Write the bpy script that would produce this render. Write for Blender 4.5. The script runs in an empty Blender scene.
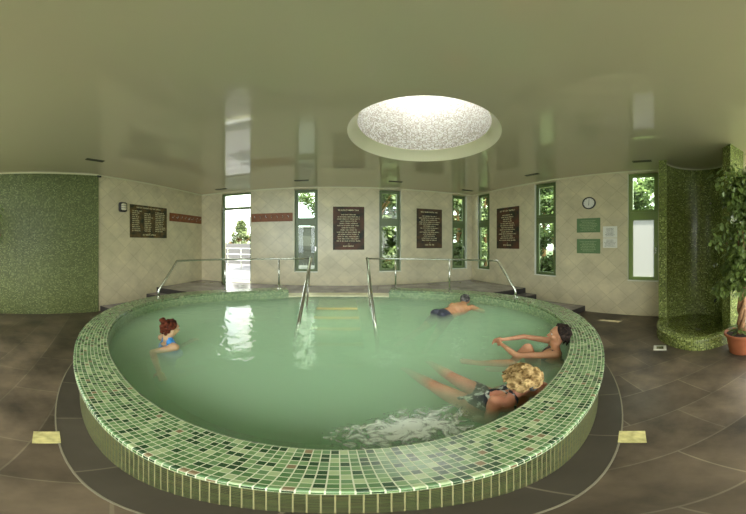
import bpy, bmesh, math, random
from mathutils import Vector, Matrix, noise
PI = math.pi
C = bpy.context.scene.collection
random.seed(7)
# ------------------------------------------------------------------ camera
CAMZ = 1.742
FX, FY, X0, Y0 = 242.8, 210.4, 342.7, 243.8
def az(px): return (px - X0) / FX
def el(py): return (Y0 - py) / FY
def at(px, py, z):
    D = (z - CAMZ) / math.tan(el(py)); a = az(px)
    return Vector((D * math.sin(a), D * math.cos(a), z))
def atD(px, py, D):
    a = az(px); return Vector((D * math.sin(a), D * math.cos(a), CAMZ + D * math.tan(el(py))))
cd = bpy.data.cameras.new('camera'); cam = bpy.data.objects.new('camera', cd); C.objects.link(cam)
cam.location = (0, 0, CAMZ); cam.rotation_euler = (PI / 2, 0, 0)
cd.type = 'PANO'
for holder in [cd] + ([cd.cycles] if hasattr(cd, 'cycles') else []):
    try:
        holder.panorama_type = 'EQUIRECTANGULAR'
        holder.longitude_min = -X0 / FX; holder.longitude_max = (746 - X0) / FX
        holder.latitude_min = -(514 - Y0) / FY; holder.latitude_max = Y0 / FY
        break
    except Exception as e:
        pass
cd.clip_start = 0.01; cd.clip_end = 500
bpy.context.scene.camera = cam
sc = bpy.context.scene
sc.view_settings.view_transform = 'Standard'; sc.view_settings.look = 'None'
sc.view_settings.gamma = 1; sc.view_settings.use_curve_mapping = False
sc.view_settings.exposure = 0.1
sc.cycles.use_denoising = True
sc.cycles.max_bounces = 10; sc.cycles.diffuse_bounces = 5; sc.cycles.glossy_bounces = 5
sc.cycles.transmission_bounces = 6; sc.cycles.transparent_max_bounces = 16; sc.cycles.volume_bounces = 3
sc.cycles.sample_clamp_indirect = 6; sc.cycles.caustics_reflective = False; sc.cycles.caustics_refractive = False
sc.cycles.blur_glossy = 0.5
# ------------------------------------------------------------------ dimensions
RIM, DECK, WATER, CEIL = 0.612, 0.45, 0.415, 3.52
CX, CY, RX, RY, RW = -0.063, 2.935, 3.07, 2.47, 0.30
# ------------------------------------------------------------------ materials
def new_mat(name):
    m = bpy.data.materials.new(name); m.use_nodes = True
    nt = m.node_tree; b = nt.nodes['Principled BSDF']; return m, nt, b
def plain(name, col, rough=.5, metal=0, spec=.5, bump=0, bscale=40, var=0):
    m, nt, b = new_mat(name); N, L = nt.nodes, nt.links
    b.inputs['Base Color'].default_value = (*col, 1); b.inputs['Roughness'].default_value = rough
    b.inputs['Metallic'].default_value = metal; b.inputs['Specular IOR Level'].default_value = spec
    if bump or var:
        tc = N.new('ShaderNodeTexCoord'); n = N.new('ShaderNodeTexNoise'); n.inputs['Scale'].default_value = bscale
        n.inputs['Detail'].default_value = 4; L.new(tc.outputs['Object'], n.inputs['Vector'])
        if bump:
            bp = N.new('ShaderNodeBump'); bp.inputs['Strength'].default_value = bump; bp.inputs['Distance'].default_value = .01
            L.new(n.outputs['Fac'], bp.inputs['Height']); L.new(bp.outputs['Normal'], b.inputs['Normal'])
        if var:
            r = N.new('ShaderNodeValToRGB'); e = r.color_ramp.elements
            e[0].position = .3; e[1].position = .7
            e[0].color = (*[c * (1 - var) for c in col], 1); e[1].color = (*[min(1, c * (1 + var)) for c in col], 1)
            L.new(n.outputs['Fac'], r.inputs['Fac']); L.new(r.outputs['Color'], b.inputs['Base Color'])
    return m
def mosaic(name, size, cols, grout, gw=.1, rough=.18, aspect=1.0, shift=0, dark=1.0, bump=.3, spec=.5):
    """square glass tiles, one colour each, on UVs measured in metres"""
    m, nt, b = new_mat(name); N, L = nt.nodes, nt.links
    b.inputs['Specular IOR Level'].default_value = spec
    uv = N.new('ShaderNodeUVMap')
    mp = N.new('ShaderNodeVectorMath'); mp.operation = 'DIVIDE'; mp.inputs[1].default_value = (size, size * aspect, 1)
    L.new(uv.outputs['UV'], mp.inputs[0])
    fl = N.new('ShaderNodeVectorMath'); fl.operation = 'FLOOR'; L.new(mp.outputs[0], fl.inputs[0])
    fr = N.new('ShaderNodeVectorMath'); fr.operation = 'FRACTION'; L.new(mp.outputs[0], fr.inputs[0])
    wn = N.new('ShaderNodeTexWhiteNoise'); wn.noise_dimensions = '2D'; L.new(fl.outputs[0], wn.inputs['Vector'])
    cr = N.new('ShaderNodeValToRGB'); cr.color_ramp.interpolation = 'CONSTANT'
    e = cr.color_ramp.elements
    tot = sum(w for _, w in cols); acc = 0
    for i, (c, w) in enumerate(cols):
        el_ = e[i] if i < 2 else e.new(min(.999, acc / tot))
        el_.position = min(.999, acc / tot); el_.color = (*[x * dark for x in c], 1); acc += w
    L.new(wn.outputs['Value'], cr.inputs['Fac'])
    sx = N.new('ShaderNodeSeparateXYZ'); L.new(fr.outputs[0], sx.inputs[0])
    masks = []
    for i, ax in enumerate('XY'):
        g = gw if ax == 'X' else gw / aspect
        a = N.new('ShaderNodeMath'); a.operation = 'SUBTRACT'; a.inputs[1].default_value = .5; L.new(sx.outputs[ax], a.inputs[0])
        a2 = N.new('ShaderNodeMath'); a2.operation = 'ABSOLUTE'; L.new(a.outputs[0], a2.inputs[0])
        a3 = N.new('ShaderNodeMath'); a3.operation = 'GREATER_THAN'; a3.inputs[1].default_value = .5 - g / 2; L.new(a2.outputs[0], a3.inputs[0])
        masks.append(a3)
    mx = N.new('ShaderNodeMath'); mx.operation = 'MAXIMUM'; L.new(masks[0].outputs[0], mx.inputs[0]); L.new(masks[1].outputs[0], mx.inputs[1])
    mix = N.new('ShaderNodeMix'); mix.data_type = 'RGBA'; L.new(mx.outputs[0], mix.inputs['Factor'])
    L.new(cr.outputs['Color'], mix.inputs['A']); mix.inputs['B'].default_value = (*grout, 1)
    L.new(mix.outputs['Result'], b.inputs['Base Color'])
    rr = N.new('ShaderNodeMath'); rr.operation = 'MULTIPLY_ADD'; rr.inputs[1].default_value = .5; rr.inputs[2].default_value = rough
    L.new(mx.outputs[0], rr.inputs[0]); L.new(rr.outputs[0], b.inputs['Roughness'])
    if bump:
        # every tile sits at a slightly different tilt
        wn2 = N.new('ShaderNodeTexWhiteNoise'); wn2.noise_dimensions = '2D'; L.new(fl.outputs[0], wn2.inputs['Vector'])
        h = N.new('ShaderNodeVectorMath'); h.operation = 'DOT_PRODUCT'; L.new(wn2.outputs['Color'], h.inputs[0]); L.new(fr.outputs[0], h.inputs[1])
        inv = N.new('ShaderNodeMath'); inv.operation = 'MULTIPLY_ADD'; inv.inputs[1].default_value = -1.2
        L.new(mx.outputs[0], inv.inputs[0]); L.new(h.outputs['Value'], inv.inputs[2])
        bp = N.new('ShaderNodeBump'); bp.inputs['Strength'].default_value = bump; bp.inputs['Distance'].default_value = .0015
        L.new(inv.outputs[0], bp.inputs['Height']); L.new(bp.outputs['Normal'], b.inputs['Normal'])
    return m
DG, MG, LG, PG, BR = (.026, .062, .024), (.075, .155, .055), (.15, .25, .10), (.30, .38, .19), (.20, .15, .08)
M = {}
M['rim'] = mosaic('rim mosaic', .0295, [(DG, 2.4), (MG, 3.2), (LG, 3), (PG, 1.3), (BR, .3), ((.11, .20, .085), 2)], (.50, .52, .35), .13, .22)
M['pool_out'] = mosaic('outer wall mosaic', .031, [((.012,.018,.006), 3), ((.032,.048,.014), 2), ((.02, .032, .01), 3), ((.04, .04, .014), 1)], (.22, .205, .095), .13, .4, spec=.15)  # shade on the outer wall is put into these dark tile colours
M['basin'] = mosaic('basin mosaic', .0245, [(MG, 2), (LG, 3), (PG, 2), ((.15, .26, .12), 2)], (.5, .56, .4), .12, .3, bump=.1)
WG = [((.05, .07, .02), 3), ((.08, .10, .03), 3), ((.115, .145, .045), 3), ((.18, .22, .085), 1.2)]
M['panel'] = mosaic('wall mosaic', .0245, WG, (.19, .21, .09), .12, .35, bump=.2)
M['shower'] = mosaic('shower mosaic', .0245, [((.06, .085, .014), 3), ((.115, .15, .028), 3), ((.18, .225, .045), 3), ((.36, .42, .14), 1.1)], (.32, .34, .13), .12, .25, bump=.5)
M['drum'] = mosaic('skylight mosaic', .0245, [((.34, .32, .29), 3), ((.2, .17, .155), 2), ((.5, .5, .5), 3), ((.26, .24, .2), 2)], (.4, .4, .38), .12, .25)
def tile_mat(name, size, base, var, grout, rot=0, gw=.006, rough=.35, mott=3., bump=.15, brick=False, offs=.5, cloud=None):
    m, nt, b = new_mat(name); N, L = nt.nodes, nt.links
    uv = N.new('ShaderNodeUVMap'); mp = N.new('ShaderNodeMapping'); mp.inputs['Rotation'].default_value = (0, 0, rot)
    L.new(uv.outputs['UV'], mp.inputs['Vector'])
    br = N.new('ShaderNodeTexBrick'); br.offset = offs if brick else 0; br.inputs['Scale'].default_value = 1
    br.inputs['Brick Width'].default_value = size * (1.9 if brick else 1); br.inputs['Row Height'].default_value = size
    br.inputs['Mortar Size'].default_value = gw; br.inputs['Mortar Smooth'].default_value = .2
    lo = [c * (1 - var) for c in base]; hi = [c * (1 + var) for c in base]
    br.inputs['Color1'].default_value = (*lo, 1); br.inputs['Color2'].default_value = (*hi, 1); br.inputs['Mortar'].default_value = (*grout, 1)
    L.new(mp.outputs[0], br.inputs['Vector'])
    n = N.new('ShaderNodeTexNoise'); n.inputs['Scale'].default_value = mott; n.inputs['Detail'].default_value = 7; n.inputs['Roughness'].default_value = .6
    L.new(uv.outputs['UV'], n.inputs['Vector'])
    r = N.new('ShaderNodeValToRGB'); r.color_ramp.elements[0].position = .3; r.color_ramp.elements[1].position = .72
    c0, c1 = cloud or ((.82, .82, .82), (1.12, 1.12, 1.12))
    r.color_ramp.elements[0].color = (*c0, 1); r.color_ramp.elements[1].color = (*c1, 1)
    L.new(n.outputs['Fac'], r.inputs['Fac'])
    mx = N.new('ShaderNodeMix'); mx.data_type = 'RGBA'; mx.blend_type = 'MULTIPLY'; mx.inputs['Factor'].default_value = 1
    L.new(br.outputs['Color'], mx.inputs['A']); L.new(r.outputs['Color'], mx.inputs['B'])
    L.new(mx.outputs['Result'], b.inputs['Base Color']); b.inputs['Roughness'].default_value = rough
    bp = N.new('ShaderNodeBump'); bp.inputs['Strength'].default_value = bump; bp.inputs['Distance'].default_value = .01
    L.new(n.outputs['Fac'], bp.inputs['Height']); L.new(bp.outputs['Normal'], b.inputs['Normal'])
    return m
M['wall'] = tile_mat('cream diamond wall tile', .33, (.60, .54, .36), .045, (.49, .44, .29), PI / 4, .006, .3, 2.5, .1)
M['floor'] = tile_mat('slate floor tile', .42, (.072, .058, .040), .2, (.105, .092, .064), .62, .006, .34, 1.6, .35, True, .5, ((.30, .31, .32), (2.3, 2.15, 2.0)))
M['band'] = tile_mat('slate band tile', .31, (.062, .053, .038), .18, (.14, .12, .08), 0, .006, .3, 3, .3, True)
M['deck'] = tile_mat('deck tile', .33, (.25, .225, .215), .2, (.17, .155, .13), .2, .005, .16, 3, .2, False, .5, ((.7, .7, .75), (1.3, 1.25, 1.25)))
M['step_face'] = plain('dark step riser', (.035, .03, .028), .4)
M['ceiling'] = plain('glossy stretched ceiling', (.64, .575, .455), .08, spec=.6)
cb = M['ceiling'].node_tree.nodes['Principled BSDF']; cb.inputs['Coat Weight'].default_value = .6; cb.inputs['Coat Roughness'].default_value = .06
M['coving'] = plain('pale ceiling bead', (.62, .6, .42), .4)
M['ringplaster'] = plain('skylight ring plaster', (.72, .70, .52), .35)
M['green'] = plain('green painted frame', (.21, .29, .085), .35)
M['dkgreen'] = plain('dark green painted frame', (.10, .14, .05), .35)
M['whitepaint'] = plain('white window reveal', (.75, .75, .66), .5)
M['steel'] = plain('brushed stainless steel', (.55, .56, .5), .22, 1)
M['chrome'] = plain('chrome', (.7, .7, .7), .1, 1)
M['black'] = plain('black plastic', (.015, .015, .015), .4)
M['white'] = plain('white plastic', (.75, .75, .7), .4)
M['wood'] = plain('red brown wood', (.20, .062, .012), .5, var=.25, bscale=12)
M['terracotta'] = plain('terracotta', (.38, .12, .05), .6, var=.15, bscale=6)
M['bark'] = plain('trunk bark', (.25, .13, .055), .8, bump=.6, bscale=25, var=.35)
M['soil'] = plain('soil', (.03, .02, .012), .9)
M['brass'] = plain('yellow onyx tile', (.52, .47, .2), .25, var=.3, bscale=18)
M['stone'] = plain('pale stone', (.55, .55, .45), .4, var=.1, bscale=20)
M['nosing'] = plain('yellow step nosing', (.85, .55, .12), .4)
M['threshold'] = plain('cream threshold stone', (.72, .68, .45), .35, var=.08, bscale=10)
def foliage_mat(name, c, tr=.35):
    m, nt, b = new_mat(name); N, L = nt.nodes, nt.links
    oi = N.new('ShaderNodeNewGeometry')
    r = N.new('ShaderNodeValToRGB'); e = r.color_ramp.elements
    e[0].color = (c[0] * .55, c[1] * .55, c[2] * .5, 1); e[1].color = (min(1, c[0] * 1.6), min(1, c[1] * 1.5), c[2] * 1.4, 1)
    L.new(oi.outputs['Random Per Island'], r.inputs['Fac']); L.new(r.outputs['Color'], b.inputs['Base Color'])
    b.inputs['Roughness'].default_value = .45
    t = N.new('ShaderNodeBsdfTranslucent'); L.new(r.outputs['Color'], t.inputs['Color'])
    mx = N.new('ShaderNodeMixShader'); mx.inputs[0].default_value = tr
    L.new(b.outputs[0], mx.inputs[1]); L.new(t.outputs[0], mx.inputs[2]); L.new(mx.outputs[0], N['Material Output'].inputs['Surface'])
    return m
M['leaf'] = foliage_mat('ficus leaf', (.13, .19, .05))
M['tree1'] = foliage_mat('tree leaf green', (.12, .17, .075), .6)
M['tree2'] = foliage_mat('tree leaf pale', (.17, .22, .115), .6)
M['tree3'] = foliage_mat('conifer needle', (.12, .16, .07), .4)
def glass_mat(name, tint=(1, 1, 1), frosted=0):
    m = bpy.data.materials.new(name); m.use_nodes = True; nt = m.node_tree; N, L = nt.nodes, nt.links; N.clear()
    o = N.new('ShaderNodeOutputMaterial'); fr = N.new('ShaderNodeFresnel'); fr.inputs['IOR'].default_value = 1.45
    g = N.new('ShaderNodeBsdfGlossy'); g.inputs['Roughness'].default_value = .02
    t = N.new('ShaderNodeBsdfTransparent'); t.inputs['Color'].default_value = (*tint, 1)
    src = t
    if frosted:
        tl = N.new('ShaderNodeBsdfTranslucent'); tl.inputs['Color'].default_value = (.9, .92, .9, 1)
        fm = N.new('ShaderNodeMixShader'); fm.inputs[0].default_value = frosted; tl.inputs['Color'].default_value = (*[c * tint[1] for c in (.9, .92, .9)], 1)
        L.new(t.outputs[0], fm.inputs[1]); L.new(tl.outputs[0], fm.inputs[2]); src = fm
    ge = N.new('ShaderNodeNewGeometry'); iv = N.new('ShaderNodeMath'); iv.operation = 'SUBTRACT'; iv.inputs[0].default_value = 1; L.new(ge.outputs['Backfacing'], iv.inputs[1])
    fm2 = N.new('ShaderNodeMath'); fm2.operation = 'MULTIPLY'; L.new(iv.outputs[0], fm2.inputs[0]); L.new(fr.outputs[0], fm2.inputs[1])
    mx = N.new('ShaderNodeMixShader'); L.new(fm2.outputs[0], mx.inputs[0]); L.new(src.outputs[0], mx.inputs[1]); L.new(g.outputs[0], mx.inputs[2])
    L.new(mx.outputs[0], o.inputs['Surface']); return m
M['glass'] = glass_mat('window glass', (.72, .78, .70))
M['frosted'] = glass_mat('frosted glass', (.42, .40, .35), .85)
M['dome'] = glass_mat('skylight dome glass', (.9, .95, .9), .98)
def water_mat():
    m = bpy.data.materials.new('milky green thermal water'); m.use_nodes = True; nt = m.node_tree; N, L = nt.nodes, nt.links; N.clear()
    o = N.new('ShaderNodeOutputMaterial'); fr = N.new('ShaderNodeFresnel'); fr.inputs['IOR'].default_value = 1.33
    g = N.new('ShaderNodeBsdfGlossy'); g.inputs['Roughness'].default_value = .04
    t = N.new('ShaderNodeBsdfTransparent')
    tc = N.new('ShaderNodeTexCoord')
    n1 = N.new('ShaderNodeTexNoise'); n1.inputs['Scale'].default_value = 4.5; n1.inputs['Detail'].default_value = 3; n1.inputs['Distortion'].default_value = .6
    L.new(tc.outputs['Object'], n1.inputs['Vector'])
    bp = N.new('ShaderNodeBump'); bp.inputs['Strength'].default_value = .35; bp.inputs['Distance'].default_value = .035
    L.new(n1.outputs['Fac'], bp.inputs['Height']); L.new(bp.outputs['Normal'], g.inputs['Normal']); L.new(bp.outputs['Normal'], fr.inputs['Normal'])
    # below the surface the index of refraction must not flip for rays going up: plain transparent there
    geo = N.new('ShaderNodeNewGeometry'); inv = N.new('ShaderNodeMath'); inv.operation = 'SUBTRACT'; inv.inputs[0].default_value = 1
    L.new(geo.outputs['Backfacing'], inv.inputs[1]); mu = N.new('ShaderNodeMath'); mu.operation = 'MULTIPLY'
    L.new(inv.outputs[0], mu.inputs[0]); L.new(fr.outputs[0], mu.inputs[1])
    mx = N.new('ShaderNodeMixShader'); L.new(mu.outputs[0], mx.inputs[0]); L.new(t.outputs[0], mx.inputs[1]); L.new(g.outputs[0], mx.inputs[2])
    L.new(mx.outputs[0], o.inputs['Surface'])
    s = N.new('ShaderNodeVolumeScatter'); s.inputs['Color'].default_value = (.90, .99, .80, 1); s.inputs['Density'].default_value = 4.2
    ab = N.new('ShaderNodeVolumeAbsorption'); ab.inputs['Color'].default_value = (.0, 1, .0, 1); ab.inputs['Density'].default_value = 1.15
    ad = N.new('ShaderNodeAddShader'); L.new(s.outputs[0], ad.inputs[0]); L.new(ab.outputs[0], ad.inputs[1])
    L.new(ad.outputs[0], o.inputs['Volume'])
    return m
M['water'] = water_mat()
# ------------------------------------------------------------------ mesh helpers
class MB:
    def __init__(s): s.v = []; s.f = []; s.uv = []
    def face(s, pts, uvs=None):
        i = len(s.v); s.v += [tuple(p) for p in pts]; s.f.append(tuple(range(i, i + len(pts))))
        s.uv.append([tuple(u) for u in uvs] if uvs else [(0, 0)] * len(pts))
    def boxf(s, P, us, vs, ws):
        """box between parameter ranges; P maps (u,v,w) to a point; uv in metres"""
        (a, b), (c, d), (e, f) = us, vs, ws
        p = lambda u, v, w: P(u, v, w)
        s.face([p(a, c, e), p(b, c, e), p(b, d, e), p(a, d, e)], [(a, c), (b, c), (b, d), (a, d)])
        s.face([p(a, c, f), p(a, d, f), p(b, d, f), p(b, c, f)], [(a, c), (a, d), (b, d), (b, c)])
        s.face([p(a, c, e), p(a, d, e), p(a, d, f), p(a, c, f)], [(e, c), (e, d), (f, d), (f, c)])
        s.face([p(b, c, e), p(b, c, f), p(b, d, f), p(b, d, e)], [(e, c), (f, c), (f, d), (e, d)])
        s.face([p(a, c, e), p(a, c, f), p(b, c, f), p(b, c, e)], [(a, e), (a, f), (b, f), (b, e)])
        s.face([p(a, d, e), p(b, d, e), p(b, d, f), p(a, d, f)], [(a, e), (b, e), (b, f), (a, f)])
    def box(s, x, y, z): s.boxf(lambda u, v, w: (u, v, w), x, y, z)
    def tube(s, pts, r, n=10, cap=True, closed=False):
        pts = [Vector(p) for p in pts]; m = len(pts); rr = r if isinstance(r, (list, tuple)) else [r] * m
        up = None; rings = []
        for i, p in enumerate(pts):
            if closed: t = pts[(i + 1) % m] - pts[i - 1]
            else: t = pts[min(i + 1, m - 1)] - pts[max(i - 1, 0)]
            t.normalize()
            if up is None: up = Vector((0, 0, 1)) if abs(t.z) < .9 else Vector((1, 0, 0))
            a = (up - t * up.dot(t)).normalized(); b = t.cross(a); up = a
            rings.append([len(s.v) + k for k in range(n)])
            for k in range(n):
                q = 2 * PI * k / n; s.v.append(tuple(p + (a * math.cos(q) + b * math.sin(q)) * rr[i]))
        for i in range(m if closed else m - 1):
            A, B = rings[i], rings[(i + 1) % m]
            for k in range(n):
                s.f.append((A[k], A[(k + 1) % n], B[(k + 1) % n], B[k])); s.uv.append([(0, 0)] * 4)
        if cap and not closed:
            s.f.append(tuple(rings[0][::-1])); s.uv.append([(0, 0)] * n); s.f.append(tuple(rings[-1])); s.uv.append([(0, 0)] * n)
    def lathe(s, prof, c=(0, 0, 0), n=24, M_=None, closed=False):
        c = Vector(c); rows = []
        for r, z in prof:
            row = []
            for k in range(n):
                q = 2 * PI * k / n; p = Vector((r * math.cos(q), r * math.sin(q), z))
                if M_: p = M_ @ p
                row.append(len(s.v)); s.v.append(tuple(p + c))
            rows.append(row)
        for i in range(len(rows) - (0 if closed else 1)):
            A, B = rows[i], rows[(i + 1) % len(rows)]
            for k in range(n):
                s.f.append((A[k], A[(k + 1) % n], B[(k + 1) % n], B[k])); s.uv.append([(k / n, 0), ((k + 1) / n, 0), ((k + 1) / n, 1), (k / n, 1)])
    def ball(s, c, r, n=10, m=7, sc=(1, 1, 1), M_=None):
        prof = [(r * math.sin(PI * i / m) + 1e-5, -r * math.cos(PI * i / m)) for i in range(m + 1)]
        S = Matrix.Diagonal(Vector(sc)).to_3x3(); 
        if M_: S = M_ @ S
        s.lathe(prof, c, n, S)
    def build(s, name, mat, parent=None, smooth=False, merge=True, bevel=0):
        me = bpy.data.meshes.new(name)
        # recentre on the bottom middle so that the origin lies on the object
        o = bpy.data.objects.new(name, me); C.objects.link(o)
        if s.v and parent is None:
            xs, ys, zs = zip(*s.v); org = Vector(((min(xs) + max(xs)) / 2, (min(ys) + max(ys)) / 2, min(zs)))
        else: org = Vector((0, 0, 0))
        me.from_pydata([tuple(Vector(v) - org) for v in s.v], [], s.f)
        uvl = me.uv_layers.new(name='UVMap')
        k = 0
        for u in s.uv:
            for q in u: uvl.data[k].uv = q; k += 1
        o.location = org
        if merge:
            bm = bmesh.new(); bm.from_mesh(me); bmesh.ops.remove_doubles(bm, verts=bm.verts, dist=1e-5)
            bmesh.ops.recalc_face_normals(bm, faces=bm.faces); bm.to_mesh(me); bm.free()
        me.materials.append(mat)
        if smooth:
            for p in me.polygons: p.use_smooth = True
        if bevel:
            b = o.modifiers.new('bevel', 'BEVEL'); b.width = bevel; b.segments = 2; b.limit_method = 'ANGLE'
        if parent is not None:
            o.parent = parent; o.matrix_parent_inverse = Matrix.Identity(4)
            # parents are never rotated here unless set afterwards
            o.location = -world_loc(parent)
        return o
def world_loc(o):
    v = o.location.copy()
    while o.parent is not None: o = o.parent; v += o.location
    return v
def tag(o, label=None, cat=None, group=None, kind=None):
    if label: o['label'] = label
    if cat: o['category'] = cat
    if group: o['group'] = group
    if kind: o['kind'] = kind
    return o
def empty(name, loc, label=None, cat=None, group=None, kind=None):
    o = bpy.data.objects.new(name, None); C.objects.link(o); o.location = loc; o.empty_display_size = .1
    return tag(o, label, cat, group, kind)
def struct(o, label=None): return tag(o, label, kind='structure')
# ------------------------------------------------------------------ room shell
BL, BR_ = Vector((-4.12, 6.28)), Vector((3.84, 6.52))            # back corners
LF = Vector((-4.43, 2.80)); LFF = Vector((-5.35, -.2)); REAR = -2.6
RF = Vector((4.70, 1.12)); T = .30
class Wall:
    def __init__(s, p0, p1, inward):      # p0->p1 along the wall, inward = normal pointing into the room
        s.p0 = Vector(p0); d = Vector(p1) - s.p0; s.len = d.length; s.d = d.normalized()
        n = Vector((-s.d.y, s.d.x)); s.n = n if n.dot(Vector(inward)) > 0 else -n
    def P(s, u, z, w):                    # w = distance from the inner face, + is outwards
        q = s.p0 + s.d * u - s.n * w; return (q.x, q.y, z)
    def u(s, px):
        a = az(px); r = Vector((math.sin(a), math.cos(a)))
        det = -r.x * s.d.y + s.d.x * r.y
        return (r.x * s.p0.y - r.y * s.p0.x) / det
    def dist(s, px):
        q = s.p0 + s.d * s.u(px); return q.length
    def z(s, px, py): return CAMZ + s.dist(px) * math.tan(el(py))
    def build(s, name, holes, mat, z0=-.1, z1=CEIL + .12, u0=0, u1=None, extra=0, thick=T):
        m = MB(); u1 = s.len if u1 is None else u1
        us = sorted({u0 - extra, u1 + extra, *[h[0] for h in holes], *[h[1] for h in holes]})
        for a, b in zip(us[:-1], us[1:]):
            hs = [h for h in holes if h[0] <= a + 1e-6 and h[1] >= b - 1e-6]
            if hs:
                h = hs[0]; m.boxf(s.P, (a, b), (z0, h[2]), (0, thick)); m.boxf(s.P, (a, b), (h[3], z1), (0, thick))
            else: m.boxf(s.P, (a, b), (z0, z1), (0, thick))
        return struct(m.build(name, mat))
back = Wall(BL, BR_, (0, -1)); left = Wall(LF, BL, (1, 0)); right = Wall(BR_, RF, (-1, 0))
WZ0, WZ1, TZ0, TZ1 = .86, 3.46, 2.37, 2.49
wins = {'back': [(294.3, 317.8), (379.2, 401), (452.3, 467)], 'right': [(477.8, 489.5), (534.5, 556), (627.7, 658.5)]}
dr = (back.u(221.5), back.u(251), DECK - .02, WZ1)
hb = [dr] + [(back.u(a), back.u(b), WZ0, WZ1) for a, b in wins['back']]
hr = [(right.u(a), right.u(b), WZ0, WZ1) for a, b in wins['right']]
back.build('wall_back', hb, M['wall'], u0=-T, u1=back.len + .14)
left.build('wall_left', [], M['wall'], extra=0)
right.build('wall_right', hr, M['wall'], thick=.14)
pan = Wall(LFF, LF, (1, 0)); pan.build('wall_left_mosaic', [], M['panel'], u0=-0, thick=T)
m = MB(); m.boxf(pan.P, (0, pan.len - .0), (-.05, CEIL), (-.03, 0)); struct(m.build('wall_left_mosaic_facing', M['panel']))
W1 = Wall((-5.35, REAR), LFF, (1, 0)); W1.build('wall_left_rear', [(.3, 2.1, .5, 3.4)], M['wall'])
W2 = Wall((4.95, REAR), (4.95, -.35), (-1, 0)); W2.build('wall_right_rear', [(.25, 2.0, .5, 3.4)], M['wall'])
rear = Wall((-5.35, REAR), (4.95, REAR), (0, 1))
fill_holes = [(.6, 3.4, .5, 3.4), (3.8, 6.5, .5, 3.4), (6.9, 9.7, .5, 3.4)]  # unseen openings here and in the side walls, added to brighten the hall
rear.build('wall_rear', fill_holes, M['wall'], extra=T)
# floor, deck, ceiling
def ell(t, dr=0, z=0): return Vector((CX + (RX + dr) * math.sin(t), CY + (RY + dr) * math.cos(t), z))
def floor_slab():
    m = MB(); x0, x1, y0, y1 = -6, 5.6, -3, 7; n = 120
    def outer(d):
        t = 1e9
        if d.x > 1e-9: t = min(t, (x1 - CX) / d.x)
        if d.x < -1e-9: t = min(t, (x0 - CX) / d.x)
        if d.y > 1e-9: t = min(t, (y1 - CY) / d.y)
        if d.y < -1e-9: t = min(t, (y0 - CY) / d.y)
        return (CX + d.x * t, CY + d.y * t)
    qs = sorted([2 * PI * k / n for k in range(n)] + [math.atan2((a - CX) / (RX - .1), (b - CY) / (RY - .1)) % (2 * PI) for a in (x0, x1) for b in (y0, y1)])
    c = Vector((CX, CY, 0))
    for a, b in zip(qs, qs[1:] + [qs[0] + 2 * PI]):
        i0, i1 = ell(a, -.1), ell(b, -.1); o0, o1 = outer(i0 - c), outer(i1 - c)
        m.face([i0, i1, (*o1, 0), (*o0, 0)], [i0[:2], i1[:2], o1, o0])
        m.face([(i0.x, i0.y, -.08), (*o0, -.08), (*o1, -.08), (i1.x, i1.y, -.08)])
        m.face([i0, (i0.x, i0.y, -.08), (i1.x, i1.y, -.08), i1])
    return struct(m.build('floor', M['floor'], merge=False))
floor_slab()
# ceiling with a round skylight
SA = math.radians(19.3); SD = 3.2; SX, SY, SR, SR2, SK = SD * math.sin(SA), SD * math.cos(SA), .99, .865, 1.12
def sp(r, q, z=CEIL):        # slightly oval opening, long axis towards the viewpoint
    u, v = r * math.cos(q), r * math.sin(q) + (SK - 1) * SR * math.sin(q)
    return (SX + u * math.cos(SA) + v * math.sin(SA), SY - u * math.sin(SA) + v * math.cos(SA), z)
ROOF = [(4.0, 6.86), (-4.5, 6.86), (-5.85, -.2), (-5.85, -3), (5.46, -3)]
def ceiling():
    m = MB(); n = 96
    qs = [2 * PI * k / n for k in range(n)]
    def outer(p):
        d = Vector((p[0] - SX, p[1] - SY)); t = 1e9
        for a, b in zip(ROOF, ROOF[1:] + ROOF[:1]):
            e = Vector(b) - Vector(a); den = d.x * e.y - d.y * e.x
            if abs(den) < 1e-9: continue
            w = Vector(a) - Vector((SX, SY)); tt = (w.x * e.y - w.y * e.x) / den; uu = (w.x * d.y - w.y * d.x) / den
            if tt > 0 and -1e-6 <= uu <= 1 + 1e-6: t = min(t, tt)
        return (SX + d.x * t, SY + d.y * t)
    dirs = [sp(SR, q) for q in qs]
    # extra rays through the corners of the roof
    for c in ROOF:
        d = Vector(c) - Vector((SX, SY)); best = min((abs(math.atan2(sp(SR, q)[1] - SY, sp(SR, q)[0] - SX) - math.atan2(d.y, d.x)), q) for q in [2 * PI * i / 7200 for i in range(7200)]); qs.append(best[1])
    qs = sorted(qs)
    for a, b in zip(qs, qs[1:] + [qs[0] + 2 * PI]):
        i0, i1 = sp(SR, a), sp(SR, b); o0, o1 = outer(i0), outer(i1)
        m.face([i0, (*o0, CEIL), (*o1, CEIL), i1])
        i0, i1 = sp(SR + .06, a, CEIL + .14), sp(SR + .06, b, CEIL + .14); m.face([i0, i1, (*o1, CEIL + .14), (*o0, CEIL + .14)])
        m.face([(*o0, CEIL), (*o0, CEIL + .14), (*o1, CEIL + .14), (*o1, CEIL)])
    return struct(m.build('ceiling', M['ceiling'], merge=False))
ceiling()
def splathe(prof, n=96, uv=False):
    m = MB()
    for k in range(n):
        a, b = 2 * PI * k / n, 2 * PI * (k + 1) / n; v = 0
        for (r0, z0), (r1, z1) in zip(prof[:-1], prof[1:]):
            L_ = math.hypot(r1 - r0, z1 - z0); m.face([sp(r0, a, z0), sp(r0, b, z0), sp(r1, b, z1), sp(r1, a, z1)], [(a * .92, v), (b * .92, v), (b * .92, v + L_), (a * .92, v + L_)]); v += L_
    return m
sk = empty('window_8', (SX, SY, CEIL), kind='structure'); z1 = CEIL + 2.5
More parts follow.
